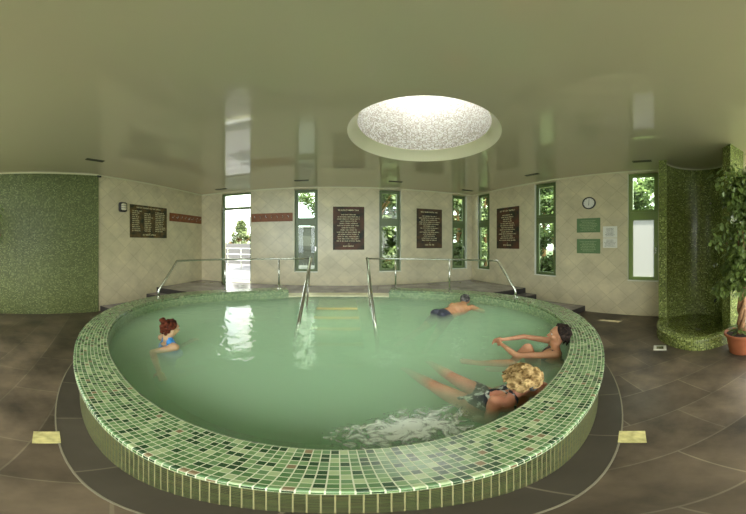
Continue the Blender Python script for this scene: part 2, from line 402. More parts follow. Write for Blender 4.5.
splathe([(SR, CEIL), (SR2, CEIL + .22), (SR2 + .02, CEIL + .24), (SR + .03, CEIL + .24), (SR + .03, CEIL + .01)]).build('skylight_ring', M['ringplaster'], sk)
splathe([(SR2 + .004, CEIL + .22), (SR2 + .004, z1), (SR2 + .16, z1), (SR2 + .16, CEIL + .14)]).build('skylight_drum', M['drum'], sk, merge=False)
splathe([(1e-4 - .11, z1 + .35), (.3, z1 + .33), (.6, z1 + .22), (.85, z1 + .06), (1.03, z1)], 48).build('skylight_dome', M['dome'], sk, smooth=True)
# bead where walls meet the ceiling
for i, (w, e) in enumerate(((back, 0), (left, 0), (right, 0), (pan, .03))):
    m = MB(); m.boxf(w.P, (0, w.len), (CEIL - .035, CEIL - .001), (-.02 - e, .0)); struct(m.build('trim_%d' % (i + 1), M['coving']))
# raised deck and steps, filling from wall to pool
def deck_poly(y0, y1, z0, z1, name, mat, nose=True):
    """slab between the side walls and the outside of the pool from y0 to y1 (both sides of the pool when it is cut in two)"""
    m = MB(); N_ = 24
    ys = [y0 + (y1 - y0) * i / N_ for i in range(N_ + 1)]
    def xl(y): return BL.x + (LF.x - BL.x) * (BL.y - y) / (BL.y - LF.y) - .02
    def xr(y): return BR_.x + (RF.x - BR_.x) * (BR_.y - y) / (BR_.y - RF.y) + .02
    def half(y):
        q = 1 - ((y - CY) / (RY - .16)) ** 2
        return (RX - .16) * math.sqrt(q) if q > 0 else 0
    for side in (-1, 1):
        for a, b in zip(ys[:-1], ys[1:]):
            if side < 0: p = [(xl(a), a), (CX - half(a), a), (CX - half(b), b), (xl(b), b)]
            else: p = [(CX + half(a), a), (xr(a), a), (xr(b), b), (CX + half(b), b)]
            if abs(p[0][0] - p[1][0]) < 1e-6: continue
            m.face([(*q, z1) for q in p], p)
        a = ys[0]
        p = [(xl(a), a), (CX - half(a), a)] if side < 0 else [(CX + half(a), a), (xr(a), a)]
        m.face([(*p[0], z0), (*p[1], z0), (*p[1], z1 ), (*p[0], z1)], [(p[0][0], 0), (p[1][0], 0), (p[1][0], z1), (p[0][0], z1)])
    return m
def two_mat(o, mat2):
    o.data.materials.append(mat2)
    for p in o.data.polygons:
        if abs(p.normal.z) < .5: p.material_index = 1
m = deck_poly(4.45, 6.5, .0, DECK, 'deck', M['deck']); o = struct(m.build('deck', M['deck'])); two_mat(o, M['step_face'])
for k, (ya, yb, zt) in enumerate(((2.85, 4.12, .15), (4.12, 4.46, .30))):
    m = deck_poly(ya, yb, 0, zt, '', None); o = struct(m.build('step_%d' % (k + 1), M['deck'])); two_mat(o, M['step_face'])
# floor ring beside the pool
m = MB(); n = 160
for k in range(n):
    a, b = 2 * PI * k / n, 2 * PI * (k + 1) / n
    A, B, Cc, D = ell(a, -.1, .004), ell(b, -.1, .004), ell(b, .125, .004), ell(a, .125, .004)
    if max(A.y, B.y) > 2.84: continue
    s0, s1 = a * 2.7, b * 2.7
    m.face([A, B, Cc, D], [(s0, 0), (s1, 0), (s1, .22), (s0, .22)])
struct(m.build('floor_band', M['band'], merge=False))
m = MB()
for k in range(n):
    a, b = 2 * PI * k / n, 2 * PI * (k + 1) / n
    if max(ell(a).y, ell(b).y) > 2.84: continue
    m.face([ell(a, .125, .0), ell(b, .125, 0), ell(b, .125, .006), ell(a, .125, .006)])
    m.face([ell(a, .125, .006), ell(b, .125, .006), ell(b, .135, .006), ell(a, .135, .006)])
    m.face([ell(a, .135, .006), ell(b, .135, .006), ell(b, .135, .0), ell(a, .135, 0)])
struct(m.build('trim_9', plain('grout line', (.2, .18, .12), .6)))
# ------------------------------------------------------------------ pool
pool = empty('pool', (CX, CY, 0), 'large round sunken pool with a raised green mosaic rim, filled with milky green water', 'pool')
def tparam(px, dr):   # ellipse parameter where the azimuth of px meets the FAR part of the ring offset dr
    a = az(px); best = None
    for i in range(20000):
        t = -PI / 2 + PI * i / 20000; p = ell(t, dr)
        e = abs(math.atan2(p.x, p.y) - a)
        if best is None or e < best[0]: best = (e, t)
    return best[1]
TG0, TG1 = tparam(288.5, -RW), tparam(389, -RW)
arcs = [0.0]; n = 360
def sweep(prof, t0, t1, n, name, mat, parent, close_ends=True, smooth=True):
    """prof: (radial offset, z) points; sweeps from t0 to t1 with uv = metres along / across"""
    m = MB(); s = 0; vlen = [.004]
    for (a, b), (c, d) in zip(prof[:-1], prof[1:]): vlen.append(vlen[-1] + math.hypot(c - a, d - b))
    for k in range(n):
        a = t0 + (t1 - t0) * k / n; b = t0 + (t1 - t0) * (k + 1) / n
        ds = (ell(b) - ell(a)).length
        for j in range(len(prof) - 1):
            p, q = prof[j], prof[j + 1]
            m.face([ell(a, p[0], p[1]), ell(b, p[0], p[1]), ell(b, q[0], q[1]), ell(a, q[0], q[1])],
                   [(s, vlen[j]), (s + ds, vlen[j]), (s + ds, vlen[j + 1]), (s, vlen[j + 1])])
        s += ds
    if close_ends:
        for t in (t0, t1):
            m.face([ell(t, p[0], p[1]) for p in prof], [(p[0], p[1]) for p in prof])
    o = m.build(name, mat, parent, smooth=False)
    return o
rb = .007
cop = [(-.05, .02), (-.05, RIM - .05), (0, RIM - .045), (0, RIM - rb), (-rb * .4, RIM - rb * .4), (-rb, RIM), (-RW + rb, RIM), (-RW + rb * .4, RIM - rb * .4), (-RW, RIM - rb), (-RW, RIM - .05)]
t0, t1 = TG1, TG0 + 2 * PI
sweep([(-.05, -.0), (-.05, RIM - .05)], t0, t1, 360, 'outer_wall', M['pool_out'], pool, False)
sweep([(-.05, RIM - .05)] + cop[2:], t0, t1, 360, 'coping', M['rim'], pool, True)
bo = sweep([(-RW, RIM - .05), (-RW, -.5)], t0, t1, 360, 'basin_wall', M['basin'], pool, False)
# gap: block below the threshold
sweep([(-.16, DECK - .01), (-.16, DECK + .005), (-RW - .0, DECK + .005), (-RW, -.5)], TG0, TG1, 30, 'basin_wall', M['basin'], pool, False)
sweep([(-.02, DECK - .05), (-.02, DECK + .02), (-RW - .012, DECK + .02), (-RW - .012, DECK - .02)], TG0, TG1, 30, 'threshold', M['threshold'], pool, True)
# end faces of the rim down to the basin
m = MB(); m.face([ell(2 * PI * k / 120, -RW, -.5) for k in range(120)], [(ell(2 * PI * k / 120, -RW).x, ell(2 * PI * k / 120, -RW).y) for k in range(120)])
m.build('basin_floor', M['basin'], pool)
# bench around the inside (front and sides)
sweep([(-RW, .09), (-RW - .40, .09), (-RW - .40, -.5)], PI * .33, PI * 1.67, 200, 'bench', M['basin'], pool, True)
for k, (yy, zz) in enumerate(((4.25, .38), (3.83, .325), (3.46, .25), (3.1, .12), (2.75, -.08))):
    m = MB(); m.box((-.47, .27), (yy, 5.05), (-.5, zz)); m.build('stair', M['basin'], pool)
    m = MB(); m.box((-.46, .26), (yy - .004, yy + .085), (zz - .02, zz + .005)); m.build('stair_nosing', M['nosing'], pool)
m = MB(); top = [ell(2 * PI * k / 180, -RW - .003, WATER) for k in range(180)]; bot = [ell(2 * PI * k / 180, -RW - .003, -.495) for k in range(180)]
m.face(top); m.face(bot[::-1])
for k in range(180): m.face([top[k - 1], bot[k - 1], bot[k], top[k]])
wo = m.build('water', M['water'])
tag(wo, 'milky green thermal water filling the round mosaic pool', 'water', kind='stuff')
# ------------------------------------------------------------------ windows
def casement(idx, W, u0, u1, frost, mats, setb=.12, depth=.06):
    root = empty('window_%d' % idx, W.P((u0 + u1) / 2, WZ0, setb), kind='structure')
    fm = M[mats]
    def ring(u0, u1, z0, z1, w0, w1, t, name, par, mat):
        m = MB()
        m.boxf(W.P, (u0, u0 + t), (z0, z1), (w0, w1)); m.boxf(W.P, (u1 - t, u1), (z0, z1), (w0, w1))
        m.boxf(W.P, (u0 + t, u1 - t), (z0, z0 + t), (w0, w1)); m.boxf(W.P, (u0 + t, u1 - t), (z1 - t, z1), (w0, w1))
        return m.build(name, mat, par, merge=False)
    t = .035
    f = ring(u0, u1, WZ0, WZ1, setb, setb + depth, t, 'window_frame', root, fm)
    m = MB(); m.boxf(W.P, (u0 + t, u1 - t), (TZ0, TZ1), (setb, setb + depth)); m.build('transom', fm, root)
    for nm_, a, b, fr in (('upper_sash', TZ1, WZ1 - t, False), ('lower_sash', WZ0 + t, TZ0, frost)):
        s = ring(u0 + t, u1 - t, a, b, setb - .02, setb + .035, .062, nm_, root, fm)
        m = MB(); m.boxf(W.P, (u0 + t + .05, u1 - t - .05), (a + .05, b - .05), (setb + .008, setb + .016))
        m.build('pane', M['frosted'] if fr else M['glass'], s)
    m = MB(); uu = u1 - t - .027; zz = 1.62
    m.boxf(W.P, (uu - .012, uu + .012), (zz - .03, zz + .03), (setb - .03, setb - .02)); m.boxf(W.P, (uu - .009, uu + .009), (zz - .1, zz + .01), (setb - .055, setb - .03))
    m.build('window_handle', M['steel'], root)
    m = MB(); m.boxf(W.P, (u0 + .001, u1 - .001), (WZ0 + .001, WZ0 + .022), (-.02, setb)); m.build('window_sill', M['whitepaint'], root)
    m = MB()
    m.boxf(W.P, (u0, u0 + .004), (WZ0, WZ1), (0.001, setb)); m.boxf(W.P, (u1 - .004, u1), (WZ0, WZ1), (.001, setb))
    m.build('window_reveal', M['whitepaint'], root)
    return root
i = 1
for W, hs, fr in ((back, hb[1:], (0, 0, 0)), (right, hr, (0, 0, 1))):
    for h, q in zip(hs, fr):
        casement(i, W, h[0], h[1], q, 'green' if h is hr[2] else 'dkgreen', (.03 if h is hr[0] else .07) if W is right else .12, .05); i += 1
# unseen open frames behind the viewpoint, added to let in more daylight
k = 9
for W, hs in ((rear, fill_holes), (W1, [(.3, 2.1, .5, 3.4)]), (W2, [(.25, 2.0, .5, 3.4)])):
    for h in hs:
        m = MB()
        for a, b in ((h[0], h[0] + .06), (h[1] - .06, h[1]), ((h[0] + h[1]) / 2 - .03, (h[0] + h[1]) / 2 + .03)): m.boxf(W.P, (a, b), (h[2], h[3]), (.1, .16))
        m.boxf(W.P, (h[0], h[1]), (h[2], h[2] + .06), (.1, .16)); m.boxf(W.P, (h[0], h[1]), (h[3] - .06, h[3]), (.1, .16))
        struct(m.build('window_%d' % k, M['green'])); k += 1
# door: transom light above, leaf standing open inwards along the left
d0, d1 = dr[0], dr[1]
door = empty('door_1', back.P((d0 + d1) / 2, DECK, .1), kind='structure')
m = MB(); t = .05; DZ = 2.90
m.boxf(back.P, (d0, d0 + t), (DECK, WZ1), (.08, .15)); m.boxf(back.P, (d1 - t, d1), (DECK, WZ1), (.08, .15))
m.boxf(back.P, (d0 + t, d1 - t), (WZ1 - t, WZ1), (.08, .15)); m.boxf(back.P, (d0 + t, d1 - t), (DZ, DZ + .08), (.08, .15))
m.build('door_frame', M['dkgreen'], door)
m = MB(); m.boxf(back.P, (d0 + t, d1 - t), (DZ + .08, WZ1 - t), (.11, .118)); m.build('transom_pane', M['glass'], door)
hx, hy, _ = back.P(d0 + .03, 0, .06)
a = Vector((hx, hy)); dirn = Vector((a.x, a.y)).normalized() * -1; dirn = (Matrix.Rotation(.05, 2) @ dirn)
leafw = Wall(a, a + dirn * .78, (1, 0))
lf = MB(); z0, z1 = DECK + .02, DZ - .01; w = .04
lf.boxf(leafw.P, (0, .09), (z0, z1), (0, w)); lf.boxf(leafw.P, (.69, .78), (z0, z1), (0, w))
lf.boxf(leafw.P, (.09, .69), (z0, z0 + .14), (0, w)); lf.boxf(leafw.P, (.09, .69), (z1 - .09, z1), (0, w))
leafo = lf.build('door_leaf', M['dkgreen'], door)
m = MB(); m.boxf(leafw.P, (.09, .69), (z0 + .14, z1 - .09), (.015, .023)); m.build('door_pane', M['glass'], leafo)
m = MB(); m.tube([leafw.P(.73, 1.45, -.001), leafw.P(.73, 1.45, -.05), leafw.P(.62, 1.45, -.05)], .009); m.build('door_handle', M['steel'], leafo)
m = MB(); m.boxf(back.P, (d0, d1), (DECK - .02, DECK + .012), (0, .3)); m.build('door_threshold', M['threshold'], door)
# ------------------------------------------------------------------ lights
w = bpy.data.worlds.new('sky'); sc.world = w; w.use_nodes = True
nt = w.node_tree; bg = nt.nodes['Background']; bg.inputs['Strength'].default_value = 9.0
tc = nt.nodes.new('ShaderNodeTexCoord'); cl = nt.nodes.new('ShaderNodeTexNoise'); cl.inputs['Scale'].default_value = 2.2; cl.inputs['Detail'].default_value = 6
cr = nt.nodes.new('ShaderNodeValToRGB'); cr.color_ramp.elements[0].position = .4; cr.color_ramp.elements[1].position = .6
cr.color_ramp.elements[0].color = (.72, .84, .92, 1); cr.color_ramp.elements[1].color = (1, .98, .88, 1)
nt.links.new(tc.outputs['Generated'], cl.inputs['Vector']); nt.links.new(cl.outputs['Fac'], cr.inputs['Fac']); nt.links.new(cr.outputs['Color'], bg.inputs['Color'])
sd = bpy.data.lights.new('sun', 'SUN'); sd.energy = 36; sd.angle = .01; sd.color = (1, .95, .82)
so = bpy.data.objects.new('sun', sd); C.objects.link(so); so.location = (8, -4, 12)
so.rotation_euler = Vector((-.61, .42, -2.75)).to_track_quat('-Z', 'Y').to_euler()
def portal(W, h, i):
    l = bpy.data.lights.new('window_portal', 'AREA'); l.shape = 'RECTANGLE'; l.size = h[1] - h[0]; l.size_y = h[3] - h[2]
    l.cycles.is_portal = True
    o = bpy.data.objects.new('window_portal', l); C.objects.link(o); o.location = W.P((h[0] + h[1]) / 2, (h[2] + h[3]) / 2, .25)
    nrm = Vector((W.n.x, W.n.y, 0)); o.rotation_euler = nrm.to_track_quat('-Z', 'Z').to_euler()
for W, hs in ((back, hb), (right, hr), (rear, fill_holes), (W1, [(.3, 2.1, .5, 3.4)]), (W2, [(.25, 2.0, .5, 3.4)])):
    for h in hs: portal(W, h, 0)
# ------------------------------------------------------------------ shower cubicle
sh = empty('shower_cubicle', (4.0, .45, 0), 'curved shower cubicle of dark green mosaic with a low round kerb, beside the potted tree', 'shower')
def extrude(path, z0, z1, m, closed=True):
    s = 0; P = path + ([path[0]] if closed else [])
    for a, b in zip(P[:-1], P[1:]):
        L_ = math.hypot(b[0] - a[0], b[1] - a[1])
        m.face([(*a, z0), (*b, z0), (*b, z1), (*a, z1)], [(s, z0), (s + L_, z0), (s + L_, z1), (s, z1)]); s += L_
AC = (4.2, .48); AR = .57
arc = [(AC[0] + AR * math.cos(q), AC[1] + AR * math.sin(q)) for q in [math.radians(100 - 190 * i / 40) for i in range(41)]]
inner = [(4.085, .985)] + arc + [(3.63, .025)]
outer_ = [(3.44, -.09), (3.80, -.305), (4.94, -.305), (4.94, 1.13), (4.09, 1.13)]
m = MB(); extrude(inner + outer_, 0, CEIL - .002, m); m.build('curved_wall', M['shower'], sh, merge=False)
m = MB()
for a, b in zip(inner[:-1], inner[1:]):
    f = lambda p, k: (p[0] + (AC[0] - p[0]) * k, p[1] + (AC[1] - p[1]) * k)
    m.face([(*a, CEIL - .03), (*b, CEIL - .03), (*f(b, .03), CEIL - .03), (*f(a, .03), CEIL - .03)])
    m.face([(*f(a, .03), CEIL - .03), (*f(b, .03), CEIL - .03), (*f(b, .03), CEIL - .003), (*f(a, .03), CEIL - .003)])
m.build('ceiling_bead', M['coving'], sh)
kc = Vector((3.86, .47))
kp = [(4.12, 1.10), (3.85, 1.10), (3.60, 1.03), (3.44, .95), (3.316, .839), (3.20, .71), (3.129, .569), (3.095, .45), (3.10, .33), (3.14, .23), (3.21, .13), (3.346, -.012), (3.44, -.085), (3.52, -.09)]
def smooth_path(p, n=2):
    for _ in range(n):
        q = [p[0]]
        for a, b in zip(p[:-1], p[1:]): q += [(a[0] * .75 + b[0] * .25, a[1] * .75 + b[1] * .25), (a[0] * .25 + b[0] * .75, a[1] * .25 + b[1] * .75)]
        p = q + [p[-1]]
    return p
kp = smooth_path(kp)
KH = .21; m = MB(); s = 0
prof = [(0, 0), (0, KH - .03), (.012, KH - .008), (.035, KH), (.145, KH), (.17, KH - .01), (.18, KH - .03), (.18, .05)]
vl = [0]
for a, b in zip(prof[:-1], prof[1:]): vl.append(vl[-1] + math.hypot(b[0] - a[0], b[1] - a[1]))
def koff(p, d):
    v = kc - Vector(p); v.normalize(); return (p[0] + v.x * d, p[1] + v.y * d)
for a, b in zip(kp[:-1], kp[1:]):
    L_ = math.hypot(b[0] - a[0], b[1] - a[1])
    for j in range(len(prof) - 1):
        (o0, h0), (o1, h1) = prof[j], prof[j + 1]
        m.face([(*koff(a, o0), h0), (*koff(b, o0), h0), (*koff(b, o1), h1), (*koff(a, o1), h1)], [(s, vl[j]), (s + L_, vl[j]), (s + L_, vl[j + 1]), (s, vl[j + 1])])
    s += L_
m.build('kerb', M['shower'], sh, smooth=True)
m = MB(); fl = [koff(p, .17) for p in kp] + [(3.63, .03)] + arc[::-1] + [(4.085, .985)]
m.face([(*p, .07) for p in fl], fl); m.build('shower_floor', M['shower'], sh, merge=False)
def wallpt(px, py, inset=0):
    a = az(px); r = Vector((math.sin(a), math.cos(a))); c = Vector(AC); b = r.dot(c); q = b * b - c.dot(c) + AR * AR
    D = b + math.sqrt(max(q, 0)) - inset; return Vector((r.x * D, r.y * D, CAMZ + D * math.tan(el(py)))), r
p, r = wallpt(716.4, 264.5); nv = (Vector((*AC, 0)) - Vector((p.x, p.y, 0))).normalized()
m = MB(); m.tube([p, p + nv * .02], [.055, .05], 20); m.tube([p + nv * .02, p + nv * .07], [.03, .026], 14)
m.tube([p + nv * .06, p + nv * .075 + Vector((0, 0, -.09))], [.009, .007], 8); m.build('shower_valve', M['chrome'], sh, smooth=False)
p, r = wallpt(716, 299.6); m = MB(); m.tube([p, p + nv * .03], .02, 12); m.tube([p + nv * .03, p + nv * .05 + Vector((0, 0, -.05))], .013, 10); m.build('foot_tap', M['black'], sh)
p, r = wallpt(716, 203); m = MB(); q = p + nv * .16 + Vector((0, 0, -.03)); m.tube([p, p + nv * .1 + Vector((0, 0, .01)), q], .012, 10)
m.tube([q + Vector((0, 0, .02)), q + Vector((0, 0, -.03))], [.02, .06], 18); m.build('shower_head', M['chrome'], sh)
p = at(698, 329, .072); m = MB(); m.tube([p, p + Vector((0, 0, .006))], .06, 20); m.build('drain', M['steel'], sh)
# wall between the shower and the rear right wall
m = MB(); m.box((3.95, 4.95), (-.36, -.31), (0, CEIL)); struct(m.build('wall_right_return', M['wall']))
# ------------------------------------------------------------------ floor inlays
def floor_square(name, px, py, s, mat, label, cat, rot=None, inner=None):
    c = at(px, py, 0); a = az(px) if rot is None else rot
    e1 = Vector((math.cos(a), -math.sin(a), 0)) * s / 2; e2 = Vector((math.sin(a), math.cos(a), 0)) * s / 2
    m = MB(); P = lambda u, v, w: c + e1 * u + e2 * v + Vector((0, 0, w)); m.boxf(P, (-1, 1), (-1, 1), (0.0, .007))
    if inner:
        r = empty(name, c, label, cat); m.build('surround', mat, r); m = MB(); m.boxf(P, (-.55, .55), (-.55, .55), (.007, .009)); g = m.build('grate', inner, r)
        return r
    o = m.build(name, mat); return tag(o, label, cat)
floor_square('floor_light', 46.5, 437.6, .15, M['brass'], 'square yellow glass floor light left of the pool', 'floor light')
floor_square('floor_light', 632.2, 437, .15, M['brass'], 'square yellow glass floor light right of the pool', 'floor light')
floor_square('floor_drain', 660, 348, .17, M['stone'], 'small pale square floor drain before the shower kerb', 'drain', inner=M['steel'])
# ------------------------------------------------------------------ ceiling vents
def vent(px, py, ang, label):
    c = at(px, py, CEIL); root = empty('ceiling_vent', c + Vector((0, 0, -.006)), label, 'vent', 'black slot vents in the ceiling')
    e1 = Vector((math.cos(ang), math.sin(ang), 0)); e2 = Vector((-math.sin(ang), math.cos(ang), 0))
    P = lambda u, v, w: c + e1 * u + e2 * v + Vector((0, 0, w)); L_, D_ = .17, .045
    m = MB(); m.boxf(P, (-L_, L_), (-D_, D_), (-.004, -.001)); m.build('backing', M['black'], root)
    m = MB(); t = .008
    for a in ((-L_, L_, -D_, -D_ + t), (-L_, L_, D_ - t, D_), (-L_, -L_ + t, -D_, D_), (L_ - t, L_, -D_, D_)): m.boxf(P, a[:2], a[2:], (-.012, -.004))
    m.build('vent_frame', M['vent'], root)
    m = MB()
    for k in range(4): v = -D_ + .018 + k * .018; m.boxf(P, (-L_ + t, L_ - t), (v, v + .004), (-.010, -.004))
    m.build('vent_slats', M['vent'], root)
M['vent'] = plain('dark vent grille', (.12, .12, .09), .4)
angL = math.atan2(left.d.y, left.d.x); angB = math.atan2(back.d.y, back.d.x); angR = math.atan2(right.d.y, right.d.x)
for px, py, a, l in ((95, 160, angL, 'dark ceiling vent above the left tiled wall'), (221, 189, angB, 'dark ceiling vent in front of the open door'),
                     (301.5, 180.3, angB, 'dark ceiling vent above the window right of the door'), (395.5, 181.5, angB, 'dark ceiling vent above the middle window of the back wall'),
                     (467.5, 190.3, angB, 'dark ceiling vent above the two corner windows'), (532, 174.5, angR, 'dark ceiling vent above the window left of the clock'),
                     (642, 161, angR, 'dark ceiling vent above the frosted window')): vent(px, py, a, l)
# ------------------------------------------------------------------ boards and signs on the walls
def board_mat(name, c0, c1, sc=4):
    m, nt, b = new_mat(name); N, L = nt.nodes, nt.links; uv = N.new('ShaderNodeUVMap'); n = N.new('ShaderNodeTexNoise'); n.inputs['Scale'].default_value = sc; n.inputs['Detail'].default_value = 6
    r = N.new('ShaderNodeValToRGB'); e = r.color_ramp.elements; e[0].position = .35; e[1].position = .7; e[0].color = (*c0, 1); e[1].color = (*c1, 1)
    L.new(uv.outputs['UV'], n.inputs['Vector']); L.new(n.outputs['Fac'], r.inputs['Fac']); L.new(r.outputs['Color'], b.inputs['Base Color']); b.inputs['Roughness'].default_value = .6
    return m
M['board'] = board_mat('dark marbled board', (.012, .014, .008), (.10, .05, .015), 5)
M['board2'] = board_mat('dark red marbled board', (.012, .02, .01), (.13, .045, .02), 4)
M['board3'] = board_mat('dark brown marbled board', (.02, .022, .01), (.16, .10, .03), 7)
M['letter'] = plain('pale lettering', (.6, .55, .33), .4)
M['plate'] = plain('green sign plate', (.13, .22, .10), .35)
M['plateletter'] = plain('pale green lettering', (.42, .5, .28), .4)
M['paper'] = plain('white paper', (.75, .75, .68), .6)
M['ink'] = plain('dark ink', (.12, .12, .1), .6)
def rect_on(W, x0, x1, y0, y1):
    u0, u1 = sorted((W.u(x0), W.u(x1))); u1 = min(u1, W.len - .04); z1 = (W.z(x0, y0[0]) + W.z(x1, y0[1])) / 2; z0 = (W.z(x0, y1[0]) + W.z(x1, y1[1])) / 2
    return u0, u1, z0, z1
def words(m, W, ua, ub, z, h, w, rnd, align='c', fill=.9, flip=1):
    """one line of tiny letter strokes grouped in words"""
    L_ = (ub - ua) * fill; x = ua + (ub - ua - L_) / 2 if align == 'c' else ua; end = x + L_
    while x < end:
        n = rnd.randint(3, 8)
        for _ in range(n):
            cw = h * rnd.uniform(.4, .62)
            if x + cw > end: break
            k = rnd.randint(0, 3); s = h * .2
            if k == 0: bs = [(0, s, 0, 1), (0, cw - s * .6, 0, .22)]
            elif k == 1: bs = [(0, s, 0, 1), (cw - s * 1.4, cw - s * .4, 0, .8)]
            elif k == 2: bs = [(0, cw - s * .5, .8, 1), (cw * .35, cw * .35 + s, 0, 1)]
            else: bs = [(0, s, 0, .8), (0, cw - s * .5, .6, .8), (0, cw - s * .5, 0, .2)]
            for a, b, c, d in bs: m.boxf(W.P, (x + a, x + b), (z + c * h, z + d * h), (w - .002, w))
            x += cw
        x += h * .5
def board(name, W, x0, x1, y0, y1, mat, label, cat, rows, seed, title=True, lmat=None, table=False, h=.024, thick=.02, group=None):
    rnd = random.Random(seed); u0, u1, z0, z1 = rect_on(W, x0, x1, y0, y1)
    root = empty(name, W.P((u0 + u1) / 2, z0, -thick), label, cat, group)
    m = MB(); m.boxf(W.P, (u0, u1), (z0, z1), (-thick, -.001)); m.build('panel', mat, root)
    m = MB(); Wd, H = u1 - u0, z1 - z0; w = -thick
    if title: words(m, W, u0 + Wd * .12, u1 - Wd * .12, z1 - H * .1, h * 1.4, w, rnd)
    top, bot = (z1 - H * .17, z0 + H * .17) if title else (z1 - H * .14, z0 + H * .1)
    for i in range(rows):
        z = top - (top - bot) * (i + .6) / rows
        if table:
            for a, b, f in ((.05, .3, rnd.uniform(.6, 1)), (.36, .62, rnd.uniform(.5, 1)), (.66, .96, rnd.uniform(.7, 1))):
                if rnd.random() > .12: words(m, W, u0 + Wd * a, u0 + Wd * b, z, h, w, rnd, 'l', f)
        else: words(m, W, u0 + Wd * .08, u1 - Wd * .08, z, h, w, rnd, 'c', rnd.uniform(.45, .98))
    if title:
        words(m, W, u0 + Wd * .3, u1 - Wd * .3, z0 + H * .07, h * 1.3, w, rnd)
        cx_, cz_ = (u0 + u1) / 2, z0 + H * .13
        for q in range(7):
            a = 2 * PI * q / 7; m.boxf(W.P, (cx_ + .018 * math.cos(a) - .004, cx_ + .018 * math.cos(a) + .004), (cz_ + .018 * math.sin(a) - .004, cz_ + .018 * math.sin(a) + .004), (w - .002, w))
    m.build('lettering', lmat or M['letter'], root, merge=False)
    return root
board('notice_board', left, 129.7, 166.3, (204.4, 208.3), (238.2, 237.6), M['board3'], 'wide dark brown notice board with columns of pale text, on the left wall', 'notice board', 11, 1, table=True, h=.03)
board('notice_board', back, 333, 364.2, (206.7, 207), (249.5, 250), M['board2'], 'dark portrait notice board on the back wall, left of the middle window', 'notice board', 13, 2, h=.032)
board('notice_board', back, 416.5, 441.7, (208.5, 209.8), (248, 248.4), M['board'], 'dark portrait notice board on the back wall, right of the middle window', 'notice board', 13, 3, h=.032)
board('notice_board', right, 497.2, 519.3, (208.5, 206.4), (248, 249.3), M['board2'], 'dark reddish portrait notice board on the right wall, left of the clock', 'notice board', 13, 4, h=.032)
board('sign', right, 577, 600.3, (218.4, 218.1), (232.2, 232.8), M['plate'], 'upper of the two green text plates under the clock', 'sign', 7, 5, False, M['plateletter'], h=.017, thick=.01)
board('sign', right, 577, 600.3, (239, 238.9), (253.1, 253.6), M['plate'], 'lower of the two green text plates under the clock', 'sign', 7, 6, False, M['plateletter'], h=.017, thick=.01)
board('paper_notice', right, 603, 617.3, (226.4, 226.2), (237.6, 237.8), M['paper'], 'upper of two white paper notices beside the green plates', 'notice', 7, 7, False, M['ink'], h=.012, thick=.003)
board('paper_notice', right, 603, 617.3, (238.2, 238.2), (247.7, 248), M['paper'], 'lower of two white paper notices beside the green plates', 'notice', 6, 8, False, M['ink'], h=.012, thick=.003)
# clock
uc, zc = right.u(589.2), right.z(589.2, 203.2); R_ = .155
ck = empty('wall_clock', right.P(uc, zc, -.02), 'round white wall clock with a black rim on the right wall', 'clock')
def disc(W, u, z, prof, n=40):
    m = MB(); rows = []
    for r, w_ in prof:
        rows.append([len(m.v) + k for k in range(n)]); m.v += [W.P(u + r * math.cos(2 * PI * k / n), z + r * math.sin(2 * PI * k / n), w_) for k in range(n)]
    for A, B in zip(rows[:-1], rows[1:]):
        for k in range(n): m.f.append((A[k], A[(k + 1) % n], B[(k + 1) % n], B[k])); m.uv.append([(0, 0)] * 4)
    for R0 in (rows[0], rows[-1]): m.f.append(tuple(R0)); m.uv.append([(0, 0)] * n)
    return m
disc(right, uc, zc, [(R_, -.001), (R_, -.03), (R_ - .012, -.038), (R_ - .026, -.03), (R_ - .028, -.002)]).build('clock_rim', M['black'], ck)
disc(right, uc, zc, [(R_ - .027, -.012), (R_ - .027, -.016)]).build('clock_face', M['white'], ck)
m = MB()
for k in range(12):
    a = 2 * PI * k / 12; r0, r1 = R_ - .052, R_ - .034
    m = MB(); m.tube([right.P(uc + r0 * math.sin(a), zc + r0 * math.cos(a), -.018), right.P(uc + r1 * math.sin(a), zc + r1 * math.cos(a), -.018)], .003, 5); m.build('hour_mark', M['black'], ck)
m = MB(); m.tube([right.P(uc, zc + .01, -.022), right.P(uc - .004, zc - .062, -.022)], .005, 6); m.build('hour_hand', M['black'], ck)
m = MB(); m.tube([right.P(uc, zc - .01, -.025), right.P(uc + .006, zc + .09, -.025)], .0035, 6); m.build('minute_hand', M['black'], ck)
# bulkhead lamp on the left wall
ul, zl = left.u(122.2), left.z(122.2, 207.2)
lp = empty('wall_lamp', left.P(ul, zl, -.04), 'small black bulkhead wall lamp with a pale glass face', 'lamp')
def rrect(W, u, z, hw, hh, r, w_, n=6):
    pts = []
    for cx_, cz_, a0 in ((hw - r, hh - r, 0), (-hw + r, hh - r, 90), (-hw + r, -hh + r, 180), (hw - r, -hh + r, 270)):
        for i in range(n + 1): q = math.radians(a0 + 90 * i / n); pts.append(W.P(u + cx_ + r * math.cos(q), z + cz_ + r * math.sin(q), w_))
    return pts
def rstack(W, u, z, levels):
    m = MB(); rows = [rrect(W, u, z, hw, hh, r, w_) for hw, hh, r, w_ in levels]; n = len(rows[0])
    for A, B in zip(rows[:-1], rows[1:]):
        for k in range(n): m.face([A[k], A[(k + 1) % n], B[(k + 1) % n], B[k]])
    m.face(rows[0]); m.face(rows[-1]); return m
rstack(left, ul, zl, [(.1, .13, .05, -.001), (.1, .13, .05, -.05), (.085, .115, .045, -.075), (.08, .11, .04, -.06)]).build('lamp_housing', M['black'], lp)
rstack(left, ul, zl, [(.062, .09, .035, -.06), (.062, .09, .035, -.085), (.04, .06, .03, -.1)]).build('lamp_glass', plain('milky lamp glass', (.7, .68, .5), .2), lp)
m = MB()
